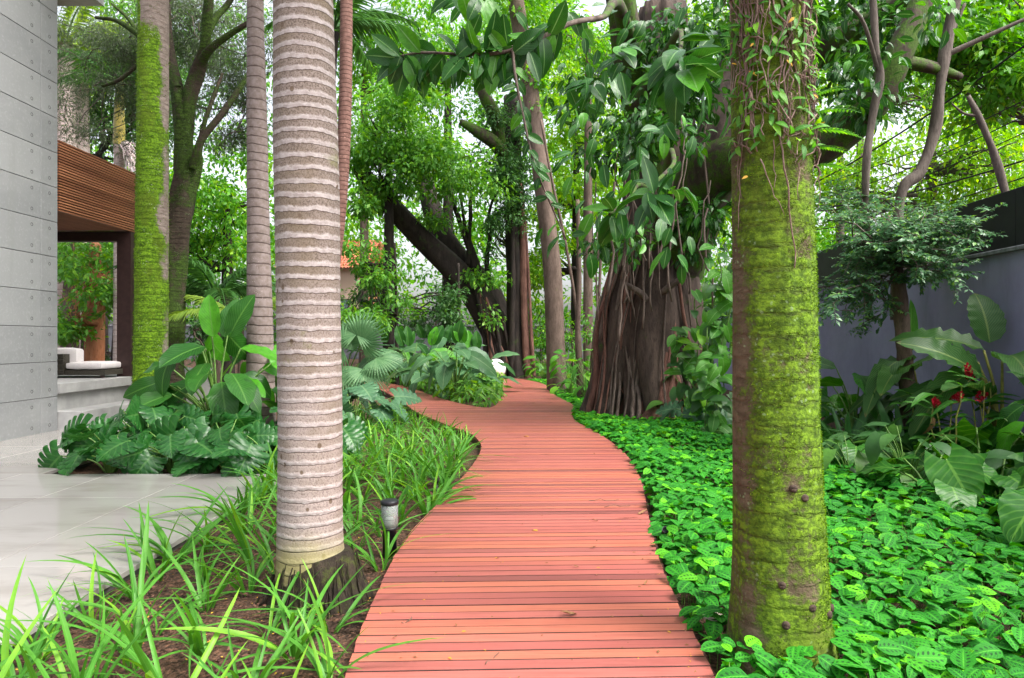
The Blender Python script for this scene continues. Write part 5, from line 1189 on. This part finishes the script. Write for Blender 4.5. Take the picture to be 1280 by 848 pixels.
DRY = lmesh('dried_leaf', leaf_t(.22, 8, 2, .9, .5, .8, .7, .04, 4), L_dry)
def build_left_plants():
    G0 = 'monstera plants in the bed behind the terrace'
    for k, (x, y, n, h, lab) in enumerate(((-5.2, 8.8, 9, .60, 'monstera spilling over the terrace corner at the end of its bed'), (-4.95, 9.3, 12, .85, 'tall monstera next to the concrete steps'), (-4.35, 8.75, 11, .62, 'monstera with split leaves in front of the moss-sided palm'), (-3.75, 8.9, 11, .66, 'monstera below the big broad-leaf clump'), (-3.15, 8.8, 10, .60, 'monstera in front of the slim grey palm'), (-2.75, 9.5, 9, .62, 'monstera half hidden behind the pale ringed palm'), (-4.4, 9.9, 9, .8, 'monstera at the foot of the moss-sided palm'), (-3.5, 10.0, 9, .75, 'monstera at the foot of the slim palm'), (-5.5, 10.2, 9, .8, 'monstera against the pavilion steps'))):
        rosette('monstera', lab, (x, y, -.12), me_mon, n + 10, h, .62, .42, None, G0, (-.95, .35), hlo=.35, rad=.011, tow=.6, roll=.5)
    b = np.array([(272 - 640) / F * 10.6, 10.6, -.12])
    th = rosette('broad_leaf_plant', 'tall clump of big broad paddle leaves between two palm trunks', b, me_cal, 34, 1.85, .85, .74, None, None, (-.7, .2), hlo=.4, rad=.016, tow=.45)
    for d in ((-.15, -.1, 1), (.25, .05, 1), (.45, -.2, .8)): inst(me_cal[2], 'leaf', th, b + [d[0] * .4, 0, 1.75], d, (0, -1, .3), R(.65, .85))
    b2 = np.array([(352 - 640) / F * 12.3, 12.3, -.12])
    rosette('broad_leaf_plant', 'broad paddle-leaf plant peeping out behind the slim grey palm', b2, me_cal, 8, 2.1, .5, .85, None, None, (-.3, .6), hlo=.6, rad=.016)
    # split blue-green leaves and fan palm at the back of the strap bed
    rosette('lobed_plant', 'blue green lobed-leaf plant at the back edge of the strap-leaf bed', (-3.1, 13.2, -.12), me_blu, 16, .95, .9, .62, None, 'blue green lobed plants', (-.6, .1))
    rosette('lobed_plant', 'blue green lobed-leaf plant under the fan palm', (-3.9, 14.6, -.12), me_blu, 14, 1.1, .8, .6, None, 'blue green lobed plants', (-.6, .1))
    rosette('lobed_plant', 'blue green lobed-leaf plant close behind the pale ringed palm', (-3.3, 11.6, -.12), me_blu, 12, .8, .7, .55, None, 'blue green lobed plants', (-.6, .1))
    b = np.array([-3.75, 14.6, -.12]); th = thing('fan_palm', 'silvery fan palm with spread pleated leaves at the left branch', 'palm', b)
    fm = [G().add(*(lambda t: (t[0], t[1], None, t[2]))(fan_t(34, a, .55, dr))).mesh('fan_leaf', L_fan) for a, dr in ((310, .25), (280, .5))]
    st = G()
    for (u, v, d, up, s) in ((452, 428, (.25, -.3, .8), (-.1, -1, .25), .66), (455, 462, (.6, -.6, -.5), (.2, -.4, 1), .66), (428, 435, (-.6, -.3, .6), (0, -1, .3), .62), (432, 468, (-.5, -.6, -.4), (0, -.4, 1), .6), (446, 418, (.1, .5, .9), (0, -.9, .5), .55), (470, 448, (1, -.1, .1), (0, -.6, .8), .6)):
        p = D(u, v, 13.9); inst(fm[0 if up[2] < .6 else 1], 'fan_leaf', th, p, d, up, s); st.addt(tube(catmull([b, (b + p) / 2 + [0, 0, .2], p], 5), .014, 5))
    st.build('stem', M_stem, th)
build_left_plants()

def build_island():
    G0 = 'broad-leaf plants on the boardwalk island'
    for k, (u, Y, n, h, s, lab) in enumerate(((570, 18.6, 20, 1.75, .95, 'tallest broad-leaf plant near the tip of the boardwalk island'), (545, 20.5, 18, 1.65, .95, 'blue green broad-leaf plant in the middle of the boardwalk island'), (515, 22.5, 16, 1.6, .95, 'broad-leaf plant beside the left branch of the boardwalk'), (600, 20.5, 14, 1.5, .85, 'broad-leaf plant leaning toward the right branch of the boardwalk'), (560, 24, 16, 1.8, .95, 'broad-leaf plant in the second row of the island'), (490, 26, 14, 1.7, .95, 'broad-leaf plant at the far left end of the island'), (535, 27, 12, 1.9, .95, 'broad-leaf plant at the back of the island'))):
        x = (u - 640) / F * Y; th = rosette('island_plant', lab, (x, Y, -.12), me_isl, n, h, .75, s, None, G0, (-.6, .5), hlo=.35, rad=.016)
        for j in range(3): inst(me_cal[2], 'leaf', th, (x + R(-.3, .3), Y - .2, h * .85), (R(-.4, .4), R(-.3, .1), 1), (0, -1, .3), s * R(.6, .8))
    # low ground cover over the rest of the island
    N = 9000; xs = rng.uniform(-8, 0, N); ys = rng.uniform(16, 30, N); ok = []
    for x, y in zip(xs, ys):
        i = crossings(ISL, y); ok.append(len(i) >= 2 and any(i[k] + .0 < x < i[k + 1] for k in range(0, len(i) - 1, 2)))
    k = np.array(ok); xs, ys = xs[k], ys[k]; n = len(xs)
    p = np.c_[xs, ys, -.12 + .10 + rng.uniform(0, 1, n) ** .7 * .5]; d = unit(n); d[:, 2] = d[:, 2] * .4 - .15; up = rng.normal(0, .4, (n, 3)); up[:, 2] += 1; up[:, 1] -= .3
    g = G().add(*cloud(leaf_t(.26, 4, 1, .5, .2, .75, .75), p, d, up, rng.uniform(.2, .36, n)))
    tag(g.build('island_ground_cover', L_mid), 'low leafy ground cover spilling over the island edge', 'ground cover', None, 'stuff')
build_island()

# ------------------------------------------------------------------ planting: ground cover on the right
def hump(x, y): return .5 + .5 * np.sin(x * 2.1 + 1.3 * np.sin(y * 1.7)) * np.cos(y * 1.9 + .8 * np.sin(x * 2.7))
def build_prayer():
    tp = leaf_t(.60, 6, 2, .22, .10, .80, .62, .006, 3)
    P_, S_ = [], []
    def scatter(n, y0, y1, s0, s1, pw=1.0):
        ys = y0 + (y1 - y0) * rng.uniform(0, 1, n) ** pw; xs = np.zeros(n)
        for i, y in enumerate(ys):
            a = xr(y) + .04; b = (4.5 + (y - 3) * .02) if y < 7 else (4.2 + (y - 7) * .08); xs[i] = R(a, b)
        k = np.hypot(xs - 1.40, ys - 3.55) > .30; xs, ys = xs[k], ys[k]; m = len(xs)
        z = -.12 + .09 + .16 * hump(xs, ys) + rng.uniform(-.07, .05, m)
        edge = np.array([xr(y) for y in ys]); z -= .06 * np.exp(-(xs - edge) / .1)
        return np.c_[xs, ys, z], rng.uniform(s0, s1, m)
    def orient(n):
        a = rng.uniform(0, 2 * np.pi, n); d = np.c_[np.cos(a), np.sin(a) - .25, rng.uniform(-.35, .25, n)]; up = np.c_[rng.normal(0, .30, n), rng.normal(-.22, .30, n), np.ones(n)]; return d, up
    p1, s1 = scatter(5600, 2.75, 7.2, .07, .165); p2, s2 = scatter(7000, 7.0, 12.6, .09, .145)
    order = np.argsort(np.hypot(p1[:, 0] - .4, p1[:, 1])); top = p1[:, 2] > -.12 + .06 + .16 * hump(p1[:, 0], p1[:, 1])
    vis = (p1[:, 1] > 3.05) & (p1[:, 0] / p1[:, 1] < .74); cand = [i for i in order if vis[i] and top[i]][:298]; ci = set(cand)
    d1, u1 = orient(len(p1)); rest = np.array([i for i in range(len(p1)) if i not in ci])
    g = G().add(*cloud(tp, p1[rest], d1[rest], u1[rest], s1[rest])); d2, u2 = orient(len(p2)); tp2 = leaf_t(.60, 4, 1, .22, .12, .80, .62); g.add(*cloud(tp2, p2, d2, u2, s2))
    root = g.build('prayer_plant_cover', L_pray); tag(root, 'spotted bright green ground cover along the right edge of the boardwalk', 'ground cover', None, 'stuff')
    ms = [lmesh('leaf', leaf_t(w, 8, 2, dr, fo, .80, .62, wv, 3), L_pray) for w, dr, fo, wv in ((.60, .2, .1, .008), (.56, .35, .05, .012), (.64, .1, .16, .006))]
    st = G()
    for i in cand: inst(random.choice(ms), 'leaf', root, p1[i] + [0, 0, .012], d1[i], u1[i], s1[i] * 1.05)
    for i in range(0, len(p1), 2): st.addt(tube([p1[i], p1[i] - d1[i] * .03 + [0, 0, -.07], p1[i] - d1[i] * .04 + [0, 0, -.2]], .0025, 3, cap=False))
    tag(st.build('stem', M_stem, root), None, kind='stuff')
    # finer, brighter cover round the rubber fig and beyond
    P3 = []
    for n, y0, y1, fx in ((7500, 11.6, 14.6, lambda y: (xr(y) + .04, 5.6)), (2500, 14.6, 19, lambda y: (xr(y) + .03, xr(y) + R(.3, 2.2))), (2500, 19, 27, lambda y: (xr(y) + .05, xr(y) + 3.0))):
        for _ in range(n):
            y = R(y0, y1); a, b = fx(y); P3.append((R(a, b), y))
    for _ in range(3200): P3.append((R(-2.2, 4.5), R(28.6, 33)))
    P3 = np.array([q for q in P3 if math.hypot(q[0] - 2.97, q[1] - 15.2) > 1.25 and not on_deck(q[0], q[1], .03)])
    z = zg(P3[:, 0], P3[:, 1]) + .06 + .12 * hump(P3[:, 0], P3[:, 1]) + rng.uniform(-.05, .06, len(P3)); p = np.c_[P3, z]; d, up = orient(len(p))
    tag(G().add(*cloud(leaf_t(.6, 2, 1, .2, .12, .8, .65), p, d, up, rng.uniform(.09, .16, len(p)))).build('fig_ground_cover', L_prayfar), 'fine bright green ground cover around the foot of the rubber fig', 'ground cover', None, 'stuff')
build_prayer()

def build_right_plants():
    def B(u, v): p = P(u, v, -.12); return p
    G1 = 'glossy philodendrons in the right-hand bed'
    for (x, y, n, h, s, lab, arc) in ((4.25, 6.9, 9, .62, .48, 'glossy philodendron with broad flat leaves at the edge of the spotted ground cover', None), (4.8, 6.7, 9, .66, .52, 'very glossy deep-veined philodendron near the red gingers', None), (4.7, 5.6, 8, .60, .54, 'big ribbed philodendron leaves overhanging the spotted ground cover', (1.6, 4.7)), (5.1, 7.4, 7, .8, .55, 'philodendron in front of the black base of the garden wall', None)):
        rosette('philodendron', lab, (x, y, -.12), me_phi, n, h, .55, s, None, G1, (-.75, .0), hlo=.5, rad=.013)
    th = rosette('broad_leaf_plant', 'broad dark leaf clump right beside the philodendrons at the wall', (5.75, 7.2, -.12), me_cal, 9, 1.05, .55, .55, None, None, (-.8, .3), hlo=.5, rad=.012, arc=(2.0, 4.8))
    # red gingers
    M_red = plain('crimson ginger bract', (.42, .008, .030), .4, .3, 30, .2)
    for k, (x, y, lab) in enumerate(((5.15, 8.1, 'red ginger with a drooping crimson flower and dried leaves'), (5.75, 8.3, 'red ginger with two crimson flowers close to the banana leaves'), (6.05, 7.7, 'tall red ginger stem at the frame edge of the wall bed'), (5.35, 9.0, 'leafy red ginger behind the dried stems'))):
        th = thing('red_ginger', lab, 'plant', (x, y, -.12), 'red gingers by the garden wall'); st = G()
        for j in range(4):
            hx, hy, hh = x + R(-.22, .22), y + R(-.2, .2), R(.75, 1.25); q = wig((x + R(-.06, .06), y, -.15), (hx, hy, hh), 7, .05); st.addt(tube(q, np.linspace(.014, .008, 7), 6))
            for i in range(7):
                a = (0 if i % 2 else math.pi) + R(-.5, .5); t = .35 + .65 * i / 7; c = q[min(6, int(t * 7))]; inst(random.choice(me_gin), 'leaf', th, c, (math.cos(a), R(-.6, .3), R(.15, .9)), (0, -.3, 1), R(.32, .45))
            if j < 2:
                f = G(); c0 = np.array([hx, hy - .03, hh]); dr = np.array([R(-.5, .3), -.4, R(.1, .9) if j else R(-.5, .4)]); dr /= np.linalg.norm(dr)
                for i in range(26):
                    t = i / 26; a = i * 2.4; sdv = np.array([math.cos(a), math.sin(a) * .6, math.sin(a) * .8]); f.add(*cloud(leaf_t(.6, 3, 1, .2, .4), (c0 + dr * t * .24 + sdv * .018)[None], (sdv * .8 + dr)[None], (sdv)[None], np.array([.085 * (1 - .45 * t)])))
                f.build('flower', M_red, th)
        st.build('stem', M_ystem, th)
        for j in range(3): inst(me_gin[2], 'dried_leaf', th, (x + R(-.2, .2), y - .05, R(.3, .7)), (R(-.6, .6), -.3, -1), (0, -1, .2), R(.25, .4)).data = DRY
    # banana
    for (x, y, n, h, s, lab, arc) in ((6.2, 8.6, 8, 1.75, 1.15, 'banana plant with wide torn leaves against the garden wall', (1.9, 4.6)), (5.9, 9.8, 6, 1.6, 1.1, 'banana plant arching toward the fine-leaved tree', (2.2, 4.3))):
        rosette('banana_plant', lab, (x, y, -.12), me_ban, n, h, .35, s, M_ystem, None, (-.35, .7), hlo=.6, rad=.022, arc=arc)
    th = bpy.data.objects['banana_plant']; inst(me_ban[0], 'leaf', th, (6.25, 8.9, 1.55), (-.02, .1, 1), (-.2, -1, .2), .8, 1.5)
    # broad dark clumps, sword plants
    rosette('broad_leaf_plant', 'broad dark paddle-leaf clump right of the mossy trunk by the wall', (5.15, 10.2, -.12), me_cal, 13, 1.35, .5, .75, None, None, (-.6, .5), hlo=.55, rad=.013)
    rosette('broad_leaf_plant', 'small paddle-leaf clump half hidden behind the mossy trunk', (4.5, 10.6, -.12), me_cal, 10, 1.05, .45, .62, None, None, (-.6, .4), hlo=.5, rad=.012)
    th = bpy.data.objects['wall_tree']
    b = D(1139, 440, 9.9); p = thing('upright_leaf_plant', 'single upright lime green leaf beside the trunk of the fine-leaved tree', 'plant', (b[0], b[1], -.12)); G().addt(tube(catmull([(b[0] - .1, b[1], -.15), (b[0] - .03, b[1], .8), b], 5), .012, 6)).build('stem', M_stem, p); inst(lmesh('leaf', leaf_t(.24, 10, 2, .05, .35, .8, .55), L_vine), 'leaf', p, b, (.03, 0, 1), (.3, -1, .1), .78)
    for (x, y, n, h, lab) in ((5.05, 8.75, 24, 1.0, 'sword-leaved plant at the foot of the fine-leaved tree'), (4.55, 9.2, 22, .95, 'sword-leaved plant between the mossy trunk and the fine-leaved tree'), (4.3, 10.0, 14, .7, 'smaller sword-leaved plant against the mossy trunk')):
        th = thing('sword_plant', lab, 'plant', (x, y, -.12), 'sword-leaved plants by the wall')
        for k in range(n): a = k * 2.4; e = R(.8, 3.2); inst(random.choice(me_spk), 'leaf', th, (x + .04 * math.cos(a), y + .04 * math.sin(a), -.1), (math.cos(a), math.sin(a), e), (0, 0, 1), h * R(.75, 1.2), R(.9, 1.2))
    for k, (x, y, lab) in enumerate(((4.35, 8.6, 'small aroid with arrow leaves beside the spotted ground cover'), (4.85, 8.3, 'small aroid below the sword-leaved plant'), (4.1, 9.3, 'small aroid close to the mossy trunk base by the ground cover'), (5.0, 7.7, 'small aroid under the red gingers'))):
        rosette('small_aroid', lab, (x, y, -.12), me_clm if k % 2 else me_phi, 10, .5, .4, .36, None, 'small aroids in the right-hand bed', (-.6, .1), rad=.007)
    for k in range(20):
        x, y = (R(4.0, 6.5), R(7.3, 12.5)) if k < 15 else (R(5.0, 6.2), R(3.5, 6.8)); rosette('filler_plant', 'dark leafy filler plant in the shade of the garden wall', (x, y, -.12), me_drk, 14, R(.5, .95), .5, .36, None, 'dark filler plants along the garden wall', (-.6, .3), rad=.006)
    # climbers beside the fig
    for (u0, Y, lab) in ((872, 12.6, 'lime green climber with heart leaves on the near side of the rubber fig'), (902, 11.6, 'lime green climber rising close behind the mossy trunk')):
        x = (u0 - 640) / F * Y; th = thing('climber', lab, 'vine', (x, Y, -.12), 'climbers at the rubber fig'); st = G()
        for j in range(4):
            q = wig((x + R(-.3, .3), Y, -.15), (x + R(-.35, .3), Y + R(-.2, .4), R(1.6, 3.6)), 12, .25); st.addt(tube(q, .012, 5))
            for i in range(1, 12):
                for _ in range(2): inst(random.choice(me_clm + me_drk[:1]), 'leaf', th, q[i] + rng.normal(0, .1, 3), (R(-1, 1), R(-.9, 0), R(-.9, .3)), (0, -.7, .8), R(.22, .38))
        st.build('stem', M_stem, th)
    rosette('lobed_plant', 'blue green lobed-leaf plant on the ground between fig and mossy trunk', (3.85, 13.0, -.12), me_blu, 16, .62, .75, .5, None, None, (-.6, .1))
    rosette('leafy_plant', 'dark leafy plant at the fig foot next to the bright ground cover', (3.6, 13.9, -.12), me_drk, 22, 1.1, .7, .42, None, None, (-.6, .3))
    for (u, Y, lab) in ((712, 20.4, 'young leafy plant at the foot of the straight brown trunk'), (735, 18, 'young leafy plant beside the left side of the rubber fig')):
        x = (u - 640) / F * Y; rosette('leafy_plant', lab, (x, Y, -.12), me_clm, 26, 1.5, .6, .36, None, 'young plants by the fig', (-.6, .3), hlo=.2)
    x = (800 - 640) / F * 28
    for (u, Y, lab) in ((680, 27.5, 'leafy plant at the far bend of the boardwalk'), (655, 30, 'leafy plant in front of the hanging-root trunk'), (720, 25, 'leafy plant behind the straight brown trunk')):
        x = (u - 640) / F * Y; rosette('leafy_plant', lab, (x, Y, float(zg(x, Y))), me_clm + me_drk, 26, 1.0, .8, .45, None, 'leafy plants at the far bend', (-.6, .3), hlo=.2)
build_right_plants()

# ------------------------------------------------------------------ lamps and small things
def lathe(prof, n=24):
    a = np.arange(n) / n * 2 * np.pi; V = np.vstack([np.c_[np.cos(a) * r, np.sin(a) * r, np.full(n, z)] for r, z in prof])
    q = [(k * n + i, k * n + (i + 1) % n, (k + 1) * n + (i + 1) % n, (k + 1) * n + i) for k in range(len(prof) - 1) for i in range(n)]
    return V, q
def build_small():
    M_lamp = plain('black powder-coated metal', (.012, .012, .016), .4, .2)
    m = Mat('clear lamp glass'); gl = m.n('MixShader', {0: m.n('Fresnel', {'IOR': 1.5}).outputs[0], 1: m.n('BsdfTransparent', {'Color': (.88, .92, .90, 1)}).outputs[0], 2: m.n('BsdfGlossy', {'Roughness': .05}).outputs[0]}).outputs[0]; gl = m.n('MixShader', {0: .2, 1: gl, 2: m.n('BsdfDiffuse', {'Color': (.75, .8, .78, 1)}).outputs[0]}).outputs[0]; M_glass = m.done(gl)  # white diffuse share imitates light caught in the glass
    b = P(487, 697, -.12); th = thing('bollard_light', 'black bollard garden light with clear cylinder beside the boardwalk', 'lamp', b)
    def add(nm, prof, mat, par=th): V, q = lathe(prof); return G().add(V + b, q).build(nm, mat, par)
    add('base', [(0, -.05), (.055, -.05), (.055, .22), (.065, .225), (.065, .245), (.0, .245)], M_lamp)
    add('glass_cylinder', [(.062, .247), (.066, .25), (.066, .415), (.062, .418), (.058, .415), (.058, .25), (.062, .247)], M_glass)
    for z in (.30, .33, .36): add('louvre_ring', [(.050, z), (.056, z + .004), (.056, z + .008), (.050, z + .006), (.050, z)], M_slab)
    add('bulb', [(0, .246), (.036, .25), (.044, .275), (.04, .30), (.02, .322), (0, .326)], plain('white bulb', (.8, .8, .8), .3))
    add('cap', [(0, .419), (.068, .419), (.072, .425), (.072, .446), (.066, .452), (0, .454)], M_lamp)
    for (u, v, lab) in ((546, 622, 'small black spotlight in the strap leaves by the boardwalk edge'), (831, 692, 'small black stake light at the edge of the spotted ground cover')):
        p = P(u, v, -.12); th = thing('spotlight', lab, 'lamp', p, 'small black spotlights')
        G().addt(tube([p + [0, 0, -.08], p + [0, 0, .16]], .007, 8)).build('stake', M_lamp, th)
        V, q = lathe([(0, -.04), (.018, -.04), (.024, .0), (.028, .04), (.025, .041), (.02, .015), (0, .01)], 16); V = V @ np.array(Matrix.Rotation(.9, 3, 'X')).T; G().add(V + p + [0, 0, .175], q).build('lamp_head', M_lamp, th)
        G().box(p[0] - .018, p[0] + .018, p[1] - .004, p[1] + .004, p[2] + .14, p[2] + .15).build('bracket', M_lamp, th, smooth=False)
    Y = 27.6; c = D(620, 461, Y); r = .40; c[2] = max(c[2], float(zg(c[0], Y)) + r * .5)
    n = 28; prof = [(r * math.sin(math.pi * k / 20), -r * math.cos(math.pi * k / 20)) for k in range(21)]; V, q = lathe(prof, n)
    th = thing('globe_light', 'white globe lamp on the ground behind the boardwalk island', 'lamp', c - [0, 0, r]); G().add(V + c, q).build('globe', plain('white opal globe', (.82, .82, .82), .3, .03), th)
    V, q = lathe([(0, -r - .12), (.16, -r - .12), (.15, -r + .05), (0, -r + .05)], 20); G().add(V + c, q).build('base', M_lamp, th)
    # litter on the boards
    yl = lmesh('fallen_leaf', leaf_t(.5, 5, 1, .1, .3, .8, .7), L_yellow); bl = lmesh('fallen_leaf', leaf_t(.35, 5, 1, -.3, .6, .8, .7, .05, 2), L_dry)
    for (u, v, s) in ((672, 664, .07), (661, 546, .12), (750, 710, .03), (622, 697, .025), (577, 790, .03), (560, 822, .025), (834, 789, .025), (532, 750, .022), (775, 652, .03)):
        o = inst(yl, 'fallen_leaf', None, P(u, v, .004), (R(-1, 1), R(-1, 1), 0), (0, 0, 1), s); tag(o, 'small fallen yellow leaf lying on the red boards', 'leaf', 'yellow leaves on the boardwalk')
    for (u, v, s) in ((722, 768, .10), (737, 685, .05), (724, 709, .04), (490, 798, .03), (805, 731, .05), (654, 655, .03), (798, 643, .10), (748, 651, .06)):
        o = inst(bl, 'fallen_leaf', None, P(u, v, .006), (R(-1, 1), R(-.4, .4), 0), (0, 0, 1), s); tag(o, 'curled dry brown leaf lying on the red boards', 'leaf', 'brown leaves on the boardwalk')
    for (u, v, l, a) in ((607, 830, .12, 1.0), (502, 778, .07, .8), (736, 626, .3, .05), (755, 634, .25, .02)):
        p = P(u, v, .006); o = G().addt(tube(wig(p, p + [l * math.cos(a), l * math.sin(a), .01], 6, .02), .003, 5)).build('twig', M_twig, org=tuple(p)); tag(o, 'thin brown twig lying on the red boards', 'twig', 'twigs on the boardwalk')
    for nm, mt, N, s0, s1, lab in (('petal_litter', L_yellow, 110, .008, .02, 'tiny yellow petals strewn over the red boards'), ('bark_litter', L_dry, 170, .008, .035, 'tiny brown bark and leaf crumbs strewn over the red boards')):
        pts = []
        while len(pts) < N:
            y = 2.9 + R(0, 1) ** 1.5 * 11; a, b = intervals(y)[-1]; e = R(0, 1); e = e ** 2.2 * .5 if R(0, 1) < .5 else 1 - e ** 2.2 * .5; x = a + (b - a) * (.02 + .96 * e); pts.append((x, y + .035 * x, .004))
        pts = np.array(pts); d = unit(N); d[:, 2] *= .1; up = rng.normal(0, .2, (N, 3)); up[:, 2] += 1
        tag(G().add(*cloud(leaf_t(.5, 2, 1, .1, .3), pts, d, up, rng.uniform(s0, s1, N))).build(nm, mt), lab, 'litter', None, 'stuff')
    p = P(892, 772, -.0); V, q = lathe([(0, .035), (.03, .03), (.05, .012), (.055, 0), (.045, -.004), (.02, .012), (0, .018)], 14); V[:, 0] *= 1.2
    tag(G().add(V + p, q).build('pale_fungus', plain('cream bracket', (.62, .5, .42), .6, .15, 30), org=tuple(p)), 'pale cream cap lying in the leaves at the foot of the mossy trunk', 'fungus')
build_small()
